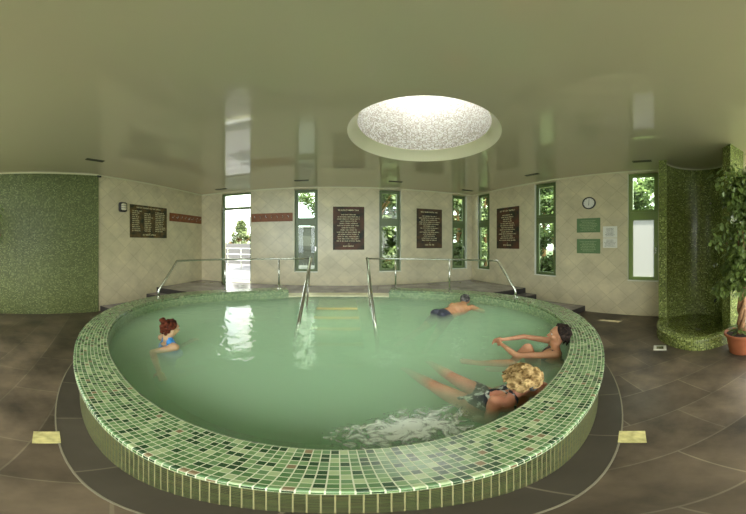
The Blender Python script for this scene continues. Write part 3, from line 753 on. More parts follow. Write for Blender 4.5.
for dz in (-.03, .03): m.tube([left.P(ul - .085, zl + dz, -.07), left.P(ul - .05, zl + dz, -.1), left.P(ul + .05, zl + dz, -.1), left.P(ul + .085, zl + dz, -.07)], .005, 6)
m.build('lamp_guard', M['black'], lp)
# small sensor where the mosaic wall meets the tiled wall
p = Vector((*pan.P(pan.len - .02, 0, -.03)[:2], CEIL - .06)); m = MB(); m.tube([p + Vector((.0, 0, .03)), p + Vector((.03, .0, .0))], .02, 10); m.ball(p + Vector((.05, .01, -.005)), .028)
m.tube([p + Vector((.05, .01, 0)), p + Vector((.095, .02, -.02))], [.02, .024], 10)
tag(m.build('camera_dome', M['black'], smooth=True), 'tiny black camera under the ceiling at the edge of the green mosaic wall', 'security camera')
# coat hook boards
def hooks(W, x0, x1, y0, y1, n, label):
    u0, u1, z0, z1 = rect_on(W, x0, x1, y0, y1); root = empty('coat_rack', W.P((u0 + u1) / 2, z0, -.02), label, 'coat rack')
    m = MB(); m.boxf(W.P, (u0, u1), (z0, z1), (-.022, -.001)); m.build('rack_board', M['wood'], root, bevel=.004)
    for k in range(n):
        u = u0 + (u1 - u0) * (k + .7) / (n + .4); z = (z0 + z1) / 2
        m = MB(); m.tube([W.P(u, z, -.022), W.P(u, z, -.026)], .014, 10); m.tube([W.P(u, z + .01, -.025), W.P(u, z + .005, -.06), W.P(u, z + .03, -.075)], .006, 8)
        m.ball(W.P(u, z + .034, -.077), .011, 8, 6); m.tube([W.P(u, z - .01, -.025), W.P(u, z - .035, -.045), W.P(u, z - .02, -.055)], .005, 8); m.build('hook', M['chrome'], root, smooth=True)
hooks(left, 169.3, 206.0, (212.9, 217.3), (221.2, 224.4), 8, 'red brown wooden coat rack with hooks on the left wall by the corner')
hooks(back, 251.6, 292.8, (213.8, 212.9), (222, 221.4), 7, 'red brown wooden coat rack with hooks between the door and the first window')
# ------------------------------------------------------------------ handrails
RZ = 1.372; MIDR = -.15
def flange(p, root):
    m = MB(); m.lathe([(.001, 0), (.045, 0), (.045, .006), (.03, .014), (.02, .02), (.001, .02)], p, 20); m.build('base_flange', M['steel'], root)
def handrail(pxs, low, top0, top1, label, sgn):
    """low = px of the vertical foot, top0 = px where the rail levels out, top1 = px of the far end"""
    tl, ta, tb = tparam(low, MIDR), tparam(top0, MIDR), (tparam(288.5, MIDR) if sgn < 0 else tparam(389, MIDR))
    root = empty('handrail', ell(ta, MIDR, RIM), label, 'handrail')
    foot = ell(tl, MIDR, RIM); kink = ell(tl, MIDR, RIM + .16)
    pts = [foot, kink - Vector((0, 0, .03)), kink + (ell(ta, MIDR, RZ) - kink) * .04]
    A = ell(ta, MIDR, RZ); pts += [kink + (A - kink) * .95, A]
    n = 24
    for i in range(1, n + 1): pts.append(ell(ta + (tb - ta) * i / n, MIDR, RZ))
    E_ = Vector((-.70 if sgn < 0 else .53, 5.2, RZ)); pts.append(E_)
    m = MB(); m.tube(pts, .021, 12); m.build('top_rail', M['steel'], root, smooth=True); flange(foot, root)
    for px in pxs:
        p = ell(tparam(px, MIDR), MIDR, RIM); m = MB(); m.tube([p, Vector((p.x, p.y, RZ - .01))], .019, 12); m.build('post', M['steel'], root, smooth=True); flange(p, root)
    return E_, root
EL = handrail((225, 279), 158.5, 177, 308, 'curved steel handrail along the pool rim left of the pool stairs', -1)
ER = handrail((395.5, 449.5), 515.5, 497.5, 368, 'curved steel handrail along the pool rim right of the pool stairs', 1)
for (E_, root), ex in ((EL, -.62), (ER, .45)):
    S0 = Vector((E_.x * .98, 5.14, RZ + .012)); S1 = Vector((ex, 3.42, WATER)); S2 = S1 + (S1 - S0) * .22
    m = MB(); m.tube([S0 + Vector((0, .03, -.01)), S0, S0 + (S1 - S0) * .5, S1, S2, S2 + Vector((0, -.02, -.2))], .028, 14); m.build('sloping_rail', M['steel'], root, smooth=True)
    m = MB(); q = S0 + Vector((0, -.02, -.03)); e = Vector((E_.x * .93, 4.34, .30)); m.tube([q, e, e + Vector((0, 0, -.2))], .019, 12); m.build('support_post', M['steel'], root, smooth=True)
    m = MB(); m.ball(S0 + Vector((0, .03, 0)), .032, 12, 8); m.build('rail_joint', M['steel'], root, smooth=True)
# ------------------------------------------------------------------ potted trees
def potted(loc, seed, label, crown=(.34, .34, .85), cz=1.96, nleaf=5200, low=True):
    rnd = random.Random(seed); L0 = Vector(loc); root = empty('potted_tree', L0, label, 'potted tree')
    m = MB(); m.lathe([(.001, 0), (.16, 0), (.165, .01), (.205, .30), (.225, .30), (.232, .315), (.232, .35), (.222, .355), (.208, .35), (.2, .31), (.001, .305)], L0, 36); m.build('pot', M['terracotta'], root, smooth=False)
    m = MB(); m.lathe([(.001, .33), (.1, .332), (.199, .325)], L0, 24); m.build('soil', M['soil'], root)
    m = MB()
    for s_ in range(3):
        pts = []; 
        for i in range(26):
            z = .32 + i * .055; q = 2 * PI * s_ / 3 + i * .42; r = .034 + .01 * math.sin(i * .9 + s_) ; pts.append(L0 + Vector((r * math.cos(q) + .05 * math.sin(i * .13), r * math.sin(q), z)))
        m.tube(pts, [.034 - .0006 * i for i in range(26)], 8)
        for k in range(5):
            a = pts[-1 - 2 * k]; q = rnd.uniform(0, 2 * PI); m.tube([a, a + Vector((.12 * math.cos(q), .12 * math.sin(q), .18)), a + Vector((.24 * math.cos(q), .24 * math.sin(q), .45))], [.014, .01, .005], 6)
    tr = m.build('trunk', M['bark'], root, smooth=True)
    m = MB()
    def leaf(c, s, d, upv):
        d = d.normalized(); sd_ = d.cross(upv).normalized() * s * .36; n_ = sd_.cross(d).normalized()
        tip = c + d * s - n_ * s * .16; a = c + d * s * .3; b = c + d * s * .68 - n_ * s * .04
        mid = c + d * s * .5 + n_ * s * .06
        m.face([c, a + sd_ * .95, b + sd_ * .7, tip]); m.f.append(None); m.f.pop()
        m.face([c, tip, b - sd_ * .7, a - sd_ * .95])
    clumps = [(Vector((rnd.gauss(0, .45) * crown[0], rnd.gauss(0, .45) * crown[1], rnd.uniform(-1, 1) * crown[2])), rnd.uniform(.10, .2)) for _ in range(64)]
    for k in range(nleaf):
        c0, rr = rnd.choice(clumps); v = Vector((rnd.gauss(0, 1), rnd.gauss(0, 1), rnd.gauss(0, 1))).normalized() * rr * rnd.uniform(.6, 1.1)
        p = L0 + Vector((0, 0, cz)) + c0 + v; d = Vector((v.x, v.y, v.z * .3 - .09)) + Vector((rnd.uniform(-.1, .1), rnd.uniform(-.1, .1), rnd.uniform(-.12, .02)))
        if loc[0] > 0 and p.x * .55 + p.y * .84 > 3.44 * .55 - .09 * .84 - .1: continue
        leaf(p, rnd.uniform(.055, .095), d, Vector((rnd.uniform(-.3, .3), rnd.uniform(-.3, .3), 1)))
    if low:
        for k in range(60):
            q = rnd.uniform(0, 2 * PI); r = rnd.uniform(.03, .15); p = L0 + Vector((r * math.cos(q), r * math.sin(q), .34 + rnd.uniform(0, .14))); leaf(p, rnd.uniform(.06, .09), Vector((math.cos(q), math.sin(q), rnd.uniform(-.3, .5))), Vector((0, 0, 1)))
    m.build('foliage', M['leaf'], root, merge=False)
potted((3.12, -.23, 0), 5, 'tall leafy potted tree with a braided trunk in a terracotta pot beside the shower')
potted((-3.93, .385, 0), 8, 'leafy potted tree at the far left in front of the green mosaic wall', (.25, .25, .45), 2.15, 700)
# ------------------------------------------------------------------ outside
m = MB(); m.face([(-14, 6.6, .43), (.2, 6.75, .43), (.2, 14, .43), (-14, 14, .43)], [(-14, 6), (1, 6), (1, 14), (-14, 14)]); struct(m.build('terrace', M['terr'] if 'terr' in M else plain('terrace paving', (.06, .06, .064), .5, var=.06, bscale=3)))
m = MB(); m.face([(-40, 14, .2), (40, 14, .2), (40, 60, .2), (-40, 60, .2)]); m.face([(5.2, -10, .2), (40, -10, .2), (40, 14, .2), (5.2, 14, .2)]); m.face([(.2, 6.9, .2), (5.2, 6.9, .2), (5.2, 14, .2), (.2, 14, .2)])
m.face([(-40, -10, .2), (-5.6, -10, .2), (-5.6, 14, .2), (-40, 14, .2)]); m.face([(-5.6, -20, .2), (5.2, -20, .2), (5.2, -3.1, .2), (-5.6, -3.1, .2)])
struct(m.build('lawn', plain('lawn', (.035, .05, .02), .9, var=.3, bscale=6)))
# unseen slab added to keep the sun off two right windows
m = MB(); m.boxf(right.P, (-.4, right.u(600)), (CEIL + .14, CEIL + .3), (.02, 1.1)); struct(m.build('sun_blocker', plain('sun blocker board', (.4, .38, .3), .6)))
# garden wall, fence, far house
m = MB(); m.box((-11, -3.4), (12.6, 12.8), (.2, 1.75)); tag(m.build('garden_wall', plain('white rendered wall', (.075, .073, .068), .7), bevel=.01), 'low white garden wall behind the terrace, seen through the open door', 'wall')
hs = empty('house', (-2.2, 17, .2), 'white rendered house with a flat roof seen through the window right of the door', 'house')
m = MB(); m.box((-3.4, .4), (16, 20), (.2, 3.0)); m.build('house_wall', plain('white house render', (.08, .078, .072), .7), hs)
m = MB(); m.box((-3.5, .5), (15.9, 20.1), (3.0, 3.1)); m.build('house_roof', plain('grey roof edge', (.35, .35, .33), .7), hs)
fe = empty('fence', (-1.6, 11.5, .43), 'grey upright board fence seen through the window right of the door', 'fence')
m = MB()
for k in range(22): m.box((-2.9 + k * .13, -2.9 + k * .13 + .115), (11.5, 11.52), (.55, 1.62))
m.build('fence_boards', plain('grey boards', (.035, .036, .035), .7), fe)
m = MB(); m.box((-2.9, -.05), (11.52, 11.56), (.75, .82)); m.box((-2.9, -.05), (11.52, 11.56), (1.35, 1.42)); m.build('fence_rails', M['vent'], fe)
ra = empty('terrace_railing', (-4.3, 9.6, .43), 'thin grey metal railing on the terrace, seen through the open door', 'railing')
m = MB()
for z in (1.5, 1.2, .9): m.tube([(-7.5, 9.8, z), (-2.9, 9.8, z)], .02, 8)
m.build('railing_bars', M['steel'], ra)
for x in (-7.2, -6.1, -5.0, -4.35, -3.1):
    m = MB(); m.tube([(x, 9.8, .43), (x, 9.8, 1.52)], .025, 8); m.build('post', M['steel'], ra)
aw = empty('awning', (-2.9, 9.3, 2.2), 'pale grey sloping sunshade beyond the open door', 'awning')
m = MB(); m.face([(-4.25, 9.1, 3.2), (-3.1, 9.1, 1.85), (-3.0, 11.2, 1.85), (-4.2, 11.2, 3.2)]); m.face([(-4.25, 9.1, 3.22), (-4.2, 11.2, 3.22), (-3.0, 11.2, 1.87), (-3.1, 9.1, 1.87)]); m.build('awning_cloth', plain('grey awning cloth', (.06, .06, .058), .8), aw, merge=False)
m = MB(); m.tube([(-3.1, 9.1, .43), (-3.1, 9.1, 1.86)], .02, 8); m.tube([(-4.25, 9.1, 3.21), (-3.1, 9.1, 1.86)], .015, 6); m.build('awning_pole', M['steel'], aw)
def tree(name, x, y, h, r, mat, label, seed, kind='round', n=2200, z0=.2, cat='tree', ls=.16, base=.3):
    rnd = random.Random(seed); root = empty(name, (x, y, z0), label, cat)
    m = MB(); m.tube([(x, y, z0), (x + rnd.uniform(-.1, .1), y, z0 + h * .45), (x, y, z0 + h * .85)], [r * .09, r * .06, r * .02], 8)
    for k in range(7):
        zz = z0 + h * (.35 + .07 * k); q = rnd.uniform(0, 2 * PI); m.tube([(x, y, zz), (x + r * .6 * math.cos(q), y + r * .6 * math.sin(q), zz + r * .4)], [r * .035, r * .012], 6)
    m.build('trunk', M['bark'], root)
    m = MB(); cl = []
    for _ in range(60 if kind == 'cone' else 30):
        t = rnd.random()
        if kind == 'cone': rr = r * (1 - t) * rnd.uniform(.1, 1); zz = h * (.06 + .92 * t)
        else: rr = r * math.sqrt(max(.05, 1 - (2 * t - 1) ** 2)) * rnd.uniform(.3, 1); zz = h * (base + (1 - base) * t)
        q = rnd.uniform(0, 2 * PI); cl.append((x + rr * math.cos(q), y + rr * math.sin(q), z0 + zz, (.25 if kind == 'cone' else .42) * r * (1.15 - .5 * t)))
    for k in range(n):
        c = rnd.choice(cl); v = Vector((rnd.gauss(0, 1), rnd.gauss(0, 1), rnd.gauss(0, .8))).normalized() * c[3] * rnd.uniform(.3, 1); p = Vector(c[:3]) + v
        a = Vector((rnd.uniform(-1, 1), rnd.uniform(-1, 1), rnd.uniform(-1, .6))).normalized() * ls * rnd.uniform(.6, 1.2); b = a.cross(Vector((rnd.uniform(-1, 1), rnd.uniform(-1, 1), 1))).normalized() * ls * .4
        m.face([p, p + a * .5 + b, p + a, p + a * .5 - b])
    m.build('foliage', mat, root, merge=False)
tree('conifer', -6.5, 14.6, 3.3, 1.75, M['tree3'], 'conical conifer behind the garden wall, seen through the open door', 11, 'cone', 7000, cat='tree')
G = [('leafy_tree', -1.5, 24.5, 9, 2.6, 'tree1', 'tree behind the white house, seen through the first window right of the door'),
     ('leafy_tree', 1.6, 10.4, 4.6, 1.5, 'tree2', 'pale leafy tree close behind the middle window of the back wall'),
     ('leafy_tree', 3.0, 15.5, 7.5, 2.6, 'tree1', 'tall tree further back behind the middle window of the back wall'),
     ('leafy_tree', 5.4, 10.6, 4.8, 1.5, 'tree2', 'pale leafy tree behind the left one of the two corner windows'),
     ('leafy_tree', 11.5, 17.5, 9, 2.5, 'tree1', 'tall tree behind the two corner windows'),
     ('leafy_tree', 8.0, 12.0, 6, 1.2, 'tree2', 'pale leafy tree behind the right one of the two corner windows'),
     ('leafy_tree', 9.4, 7.9, 4.2, 1.3, 'tree1', 'low bushy tree behind the window left of the clock'),
     ('leafy_tree', 13.5, 12.4, 8, 2.1, 'tree1', 'tall thin tree far behind the window left of the clock'),
     ('leafy_tree', 9.6, 3.3, 4.6, 1.7, 'tree1', 'tree behind the frosted window near the shower')]
for i, (nm_, x, y, h, r, mt, lb) in enumerate(G): tree(nm_, x, y, h, r, M[mt], lb, 20 + i, 'round', 6000, ls=.23 if r < 1.75 else .3, base=.03 if r < 1.75 else .15)

# bubbles and the skylight's reflection, painted in as one white sheet
def foam_glint():
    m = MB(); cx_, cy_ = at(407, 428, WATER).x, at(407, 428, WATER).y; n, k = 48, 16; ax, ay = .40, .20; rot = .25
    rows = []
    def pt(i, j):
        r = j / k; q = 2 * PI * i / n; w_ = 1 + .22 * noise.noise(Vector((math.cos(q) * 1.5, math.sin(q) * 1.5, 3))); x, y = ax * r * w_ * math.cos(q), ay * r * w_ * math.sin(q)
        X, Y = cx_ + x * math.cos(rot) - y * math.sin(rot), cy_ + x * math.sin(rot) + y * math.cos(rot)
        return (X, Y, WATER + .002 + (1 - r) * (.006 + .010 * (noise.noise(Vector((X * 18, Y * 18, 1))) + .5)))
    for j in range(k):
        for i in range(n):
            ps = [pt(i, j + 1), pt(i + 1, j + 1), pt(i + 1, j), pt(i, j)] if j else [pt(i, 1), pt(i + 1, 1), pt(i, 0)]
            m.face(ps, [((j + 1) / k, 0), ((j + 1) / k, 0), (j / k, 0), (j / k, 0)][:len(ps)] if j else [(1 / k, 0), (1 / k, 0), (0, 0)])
    mt = bpy.data.materials.new('foam_glint'); mt.use_nodes = True; nt = mt.node_tree; N, L = nt.nodes, nt.links; b = N['Principled BSDF']
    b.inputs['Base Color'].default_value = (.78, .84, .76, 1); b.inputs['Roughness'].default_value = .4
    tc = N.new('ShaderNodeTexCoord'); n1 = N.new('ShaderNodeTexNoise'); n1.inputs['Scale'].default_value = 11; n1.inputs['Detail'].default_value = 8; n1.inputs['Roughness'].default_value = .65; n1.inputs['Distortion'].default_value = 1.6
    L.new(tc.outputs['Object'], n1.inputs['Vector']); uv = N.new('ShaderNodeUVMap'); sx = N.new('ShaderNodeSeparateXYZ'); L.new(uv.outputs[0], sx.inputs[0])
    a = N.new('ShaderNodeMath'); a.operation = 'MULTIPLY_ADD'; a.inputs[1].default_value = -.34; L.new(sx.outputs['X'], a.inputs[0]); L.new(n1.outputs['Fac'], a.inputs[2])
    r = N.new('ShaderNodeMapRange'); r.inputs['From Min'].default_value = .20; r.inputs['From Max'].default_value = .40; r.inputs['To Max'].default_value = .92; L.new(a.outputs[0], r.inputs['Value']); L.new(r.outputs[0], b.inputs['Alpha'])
    tag(m.build('foam_glint', mt, smooth=True), 'patch of white bubbles and painted skylight reflection on the water near the front rim', 'foam_glint', kind='stuff')
foam_glint()
# ------------------------------------------------------------------ people
def skin_mat(name, c, ssw=.12):
    m, nt, b = new_mat(name); N, L = nt.nodes, nt.links
    b.inputs['Roughness'].default_value = .42; b.inputs['Subsurface Weight'].default_value = ssw
    b.inputs['Subsurface Radius'].default_value = (.02, .008, .004); b.inputs['Subsurface Scale'].default_value = .5
    tc = N.new('ShaderNodeTexCoord'); n = N.new('ShaderNodeTexNoise'); n.inputs['Scale'].default_value = 9; L.new(tc.outputs['Object'], n.inputs['Vector'])
    r = N.new('ShaderNodeValToRGB'); e = r.color_ramp.elements; e[0].position = .35; e[1].position = .7
    e[0].color = (c[0] * .9, c[1] * .82, c[2] * .8, 1); e[1].color = (min(1, c[0] * 1.08), c[1] * 1.1, c[2] * 1.1, 1)
    L.new(n.outputs['Fac'], r.inputs['Fac']); L.new(r.outputs['Color'], b.inputs['Base Color'])
    return m
def hair_mat(name, c0, c1, sc=60, grey=None):
    m, nt, b = new_mat(name); N, L = nt.nodes, nt.links
    tc = N.new('ShaderNodeTexCoord'); n = N.new('ShaderNodeTexNoise'); n.inputs['Scale'].default_value = sc; n.inputs['Detail'].default_value = 5
    L.new(tc.outputs['Object'], n.inputs['Vector'])
    r = N.new('ShaderNodeValToRGB'); e = r.color_ramp.elements; e[0].position = .38; e[1].position = .66; e[0].color = (*c0, 1); e[1].color = (*c1, 1)
    L.new(n.outputs['Fac'], r.inputs['Fac']); L.new(r.outputs['Color'], b.inputs['Base Color']); b.inputs['Roughness'].default_value = .6; b.inputs['Specular IOR Level'].default_value = .08
    bp = N.new('ShaderNodeBump'); bp.inputs['Strength'].default_value = .8; bp.inputs['Distance'].default_value = .006
    L.new(n.outputs['Fac'], bp.inputs['Height']); L.new(bp.outputs['Normal'], b.inputs['Normal'])
    return m
def capsule(m, a, b, ra, rb, n=14):
    a, b = Vector(a), Vector(b); m.tube([a, b], [ra, rb], n); m.ball(a, ra, n, 10); m.ball(b, rb, n, 10)
def limb(m, pts, n=14):
    for (a, ra), (b, rb) in zip(pts[:-1], pts[1:]): capsule(m, a, b, ra, rb, n)
def frame3(fwd, up):
    f = Vector(fwd).normalized(); u = (Vector(up) - f * f.dot(Vector(up))).normalized(); r = f.cross(u)
    return Matrix((r, f, u)).transposed()        # columns: right, forward, up
def ellipsoid(m, c, R3, sc, n=20, k=14): m.ball(c, 1, n, k, sc, R3)
def remesh_eval(m, name, mat, voxel, smooth_it, root_obj=None, parent=None):
    me = bpy.data.meshes.new('tmp'); me.from_pydata(m.v, [], m.f)
    bm = bmesh.new(); bm.from_mesh(me); bmesh.ops.remove_doubles(bm, verts=bm.verts, dist=1e-5); bmesh.ops.recalc_face_normals(bm, faces=bm.faces); bm.to_mesh(me); bm.free()
    o = bpy.data.objects.new('tmp', me); C.objects.link(o)
    rm = o.modifiers.new('r', 'REMESH'); rm.mode = 'VOXEL'; rm.voxel_size = voxel; rm.use_smooth_shade = True
    if smooth_it: s = o.modifiers.new('s', 'SMOOTH'); s.factor = .5; s.iterations = smooth_it
    bpy.context.view_layer.update(); dg = bpy.context.evaluated_depsgraph_get()
    me2 = bpy.data.meshes.new_from_object(o.evaluated_get(dg)); bpy.data.objects.remove(o); bpy.data.meshes.remove(me)
    me2.name = name; me2.materials.clear(); me2.materials.append(mat)
    for p in me2.polygons: p.use_smooth = True
    ob = bpy.data.objects.new(name, me2); C.objects.link(ob)
    if parent is not None: ob.parent = parent; ob.location = -world_loc(parent)
    return ob
def hand(m, wrist, fwd, palm_n, side, curl=.35, s=1.0, spread=.12):
    """side=+1: thumb on the +right side of the hand frame; palm_n points out of the palm"""
    f = Vector(fwd).normalized(); p = Vector(palm_n); p = (p - f * f.dot(p)).normalized(); r = f.cross(p).normalized() * side
    w = Vector(wrist); R3 = Matrix((r, f, p)).transposed()
    ellipsoid(m, w + f * .045 * s, R3, (.040 * s, .052 * s, .016 * s), 16, 10)
    for i, (off, L_) in enumerate(((.028, .068), (.010, .078), (-.009, .072), (-.027, .056))):
        a = w + r * off * s + f * .082 * s; d = (f + r * off * spread * 25).normalized(); pts = [(w + r * off * .8 * s + f * .05 * s, .0095 * s), (a, .009 * s)]
        cur = a; ang = curl * (.6 + .15 * i)
        for sg, rr in ((.45, .0082), (.32, .0075), (.23, .0066)):
            dd = d * math.cos(ang) + p * math.sin(ang); cur = cur + dd * L_ * sg * s; pts.append((cur, rr * s)); ang += curl * .8
        limb(m, pts, 8)
    b = w + f * .022 * s + r * .028 * s; c = b + (r * .75 + f * .65 + p * .25).normalized() * .034 * s; e = c + (r * .35 + f * .9 + p * .3).normalized() * .030 * s
    limb(m, [(b, .0125 * s), (c, .0105 * s), (e, .008 * s)], 8)
def head(m, c, R3, s=1.0):
    c = Vector(c); P = lambda x, y, z: c + R3 @ Vector((x, y, z)) * s
    ellipsoid(m, P(0, -.012, .025), R3, (.074 * s, .093 * s, .086 * s))          # skull
    ellipsoid(m, P(0, .018, -.03), R3, (.059 * s, .068 * s, .078 * s))            # face
    ellipsoid(m, P(0, .048, -.088), R3, (.026 * s, .026 * s, .022 * s))           # chin
    capsule(m, P(-.045, .0, -.062), P(-.012, .045, -.09), .024 * s, .02 * s); capsule(m, P(.045, .0, -.062), P(.012, .045, -.09), .024 * s, .02 * s)
    limb(m, [(P(0, .082, .006), .009 * s), (P(0, .098, -.022), .0115 * s), (P(0, .103, -.034), .0135 * s)])   # nose
    for sx in (-1, 1):
        m.ball(P(sx * .010, .090, -.037), .0085 * s)
        capsule(m, P(sx * .014, .078, .026), P(sx * .046, .062, .026), .011 * s, .009 * s)      # brow
        ellipsoid(m, P(sx * .04, .058, -.03), R3, (.022 * s, .018 * s, .02 * s), 12, 8)          # cheek
        ellipsoid(m, P(sx * .076, -.004, -.015), R3, (.009 * s, .019 * s, .032 * s), 12, 8)      # ear
    capsule(m, P(-.016, .082, -.058), P(.016, .082, -.058), .0085 * s, .0085 * s); capsule(m, P(-.013, .08, -.068), P(.013, .08, -.068), .0085 * s, .0085 * s)
def face_parts(c, R3, body, root, s=1.0):
    c = Vector(c); P = lambda x, y, z: c + R3 @ Vector((x, y, z)) * s
    for sx in (-1, 1):
        m = MB(); m.ball(P(sx * .030, .067, .005), .0115 * s, 14, 10, (1, 1, 1)); e = m.build('eye', M['eyewhite'], root, smooth=True)
        m = MB(); m.ball(P(sx * .030, .0755, .005), .0055 * s, 10, 8); m.build('iris', M['iris'], e, smooth=True)
        m = MB(); m.tube([P(sx * .014, .089, .03), P(sx * .032, .083, .036), P(sx * .048, .070, .031)], [.003 * s, .0035 * s, .002 * s], 6); m.build('eyebrow', M['brow'], root, smooth=True)
    m = MB(); m.tube([P(-.021, .082, -.062), P(-.008, .090, -.059), P(0, .0905, -.061), P(.008, .090, -.059), P(.021, .082, -.062)], [.002 * s, .0055 * s, .0055 * s, .0055 * s, .002 * s], 8)
    m.tube([P(-.018, .083, -.064), P(0, .0895, -.069), P(.018, .083, -.064)], [.002 * s, .006 * s, .002 * s], 8); m.build('lips', M['lips'], root, smooth=True)
M['eyewhite'] = plain('eye white', (.5, .48, .45), .3); M['iris'] = plain('iris', (.05, .03, .02), .15); M['brow'] = plain('eyebrow', (.06, .035, .02), .8); M['lips'] = plain('lips', (.42, .13, .11), .4)
def hair_cap(m, c, R3, s, front=.45, low=-.06, thick=.016, nape=-.09, seed=0, amp=.004, freq=40):
    """closed shell round the skull that leaves the face and ears free"""
    c = Vector(c) + R3 @ Vector((0, -.012, .02)) * s; n, k = 64, 40; rows = []
    for j in range(k + 1):
        th = PI * j / k; row = []
        for i in range(n):
            q = 2 * PI * i / n; d = Vector((math.sin(th) * math.cos(q), math.sin(th) * math.sin(q), math.cos(th)))
            x, y, z = d; cover = (y < front - .5 * max(0, .55 - z) and z > -.9)
            lowlim = nape if y < -.2 else low + .12 * max(0, y)
            hh = d.z * .1
            inside = (not cover) or (hh < lowlim)
            t = thick + amp * noise.noise(d * freq * .1 + Vector((seed, 0, 0))) * 3
            r = (-.012 if inside else t)
            p = Vector((x * (.076 + r), y * (.095 + r), z * (.089 + r)))
            row.append(len(m.v)); m.v.append(tuple(c + R3 @ p * s))
        rows.append(row)
    for A, B in zip(rows[:-1], rows[1:]):
        for i in range(n): m.f.append((A[i], A[(i + 1) % n], B[(i + 1) % n], B[i])); m.uv.append([(0, 0)] * 4)
def cloth(body, name, mat, parent, pred, off=.005, J_=None, legs=True):
    """the garment follows the body surface where pred(co) holds"""
    me = body.data; keep = [p for p in me.polygons if pred(p.center) and (J_ is None or limb_free(p.center, J_, legs))]
    idx = {}; vs = []; fs = []
    for p in keep:
        f = []
        for v in p.vertices:
            if v not in idx: idx[v] = len(vs); q = me.vertices[v]; vs.append(q.co + q.normal * off)
            f.append(idx[v])
        fs.append(f)
    m2 = bpy.data.meshes.new(name); m2.from_pydata(vs, [], fs); m2.materials.append(mat)
    for p in m2.polygons: p.use_smooth = True
    o = bpy.data.objects.new(name, m2); C.objects.link(o); o.parent = parent; o.location = -world_loc(parent)
    so_ = o.modifiers.new('t', 'SOLIDIFY'); so_.thickness = .004; so_.offset = -1
    return o
def torso(m, pel, che, side, nk, w=1.0, bust=0):
    """pel, che: centres; side: unit vector to the person's right; nk: neck base"""
    pel, che, side, nk = Vector(pel), Vector(che), Vector(side).normalized(), Vector(nk); up = (che - pel).normalized(); side = (side - up * up.dot(side)).normalized(); f = up.cross(side).normalized() 
    R3 = Matrix((side, f, up)).transposed()
    ellipsoid(m, pel, R3, (.170 * w, .120 * w, .13)); 
    for t, a, b in ((.3, .150, .105), (.55, .132, .098), (.8, .145, .105), (1.0, .160, .112), (1.15, .158, .105)):
        ellipsoid(m, pel + (che - pel) * t, R3, (a * w, b * w, .10))
    for sx in (-1, 1):
        capsule(m, nk + side * sx * .02 - up * .01, che + side * sx * .13 * w + up * .115, .045, .042)
        if bust: ellipsoid(m, che + side * sx * .07 + f * .085 - up * .01, R3, (.062, .05, .06))
        ellipsoid(m, pel + side * sx * .08 - f * .06 - up * .05, R3, (.09, .085, .09))
    return R3
def seg_d(p, a, b):
    a, b = Vector(a), Vector(b); d = b - a; t = max(0, min(1, (p - a).dot(d) / d.dot(d))); return (p - a - d * t).length
def limb_free(co, J, legs=True):
    for S in 'LR':
        if 'el' + S in J:
            a = Vector(J['sh' + S]); e = Vector(J['el' + S])
            if seg_d(co, a + (e - a) * .05, e) < .064 or seg_d(co, e, J['wr' + S]) < .06 or (co - Vector(J['wr' + S])).length < .2: return False
        if legs and 'kn' + S in J:
            k = Vector(J['kn' + S]); pl = Vector(J['pel'])
            if (co - k).length < .16 or seg_d(co, k, J['an' + S]) < .09 or seg_d(co, pl + (k - pl) * .5, k) < .10: return False
    return True
def person(label, mat, J, hd_f, hd_u=(0, 0, 1), hs=1.0, w=1.0, bust=0, lw=1.0, vox=.0085):
    m = MB(); V = lambda k: Vector(J[k])
    side = (V('shR') - V('shL')).normalized()
    R3 = torso(m, V('pel'), V('che'), side, V('neck'), w, bust)
    Hc = V('head'); RH = frame3(hd_f, hd_u)
    limb(m, [(V('neck') - (V('che') - V('pel')).normalized() * -.0, .058 * hs), (Hc + RH @ Vector((0, -.02, -.05)) * hs, .054 * hs)])
    head(m, Hc, RH, hs)
    for S in 'LR':
        if 'el' + S in J:
            limb(m, [(V('sh' + S), .054 * lw), (V('sh' + S) * .5 + V('el' + S) * .5, .043 * lw), (V('el' + S), .036 * lw)]); e, q = V('el' + S), V('wr' + S)
            limb(m, [(e, .036 * lw), (e + (q - e) * .3, .038 * lw), (q, .024 * lw)])
            hf = J.get('hf' + S, q - e); hand(m, q, hf, J.get('hp' + S, (0, 0, -1)), J.get('ht' + S, 1), J.get('hc' + S, .35), 1.0)
        if 'kn' + S in J:
            hp = V('pel') + side * (.085 if S == 'R' else -.085); k, a = V('kn' + S), V('an' + S)
            limb(m, [(hp, .088 * lw), (hp * .5 + k * .5, .074 * lw), (k, .054 * lw)]); limb(m, [(k, .054 * lw), (k + (a - k) * .3, .054 * lw), (a, .034 * lw)])
            t = Vector(J.get('ft' + S, (a - k).normalized())).normalized(); u = t.cross((a - k).normalized()); u = u.normalized() if u.length > .2 else side; n_ = t.cross(u).normalized()
            capsule(m, a, a - t * .035, .034, .032)
            for s_, L_ in ((-1, .165), (0, .17), (1, .15)): limb(m, [(a, .03), (a + t * .09 + u * s_ * .018, .024), (a + t * L_ + u * s_ * .027, .016)])
    root = empty('person', (J['pel'][0], J['pel'][1], min(0.0, 0)) , label, 'person')
    root.location = Vector((J['pel'][0], J['pel'][1], J['pel'][2] - .15))
    b = remesh_eval(m, 'body', mat, vox, 4, parent=root)
    face_parts(Hc, RH, b, root, hs)
    return root, b, RH, R3
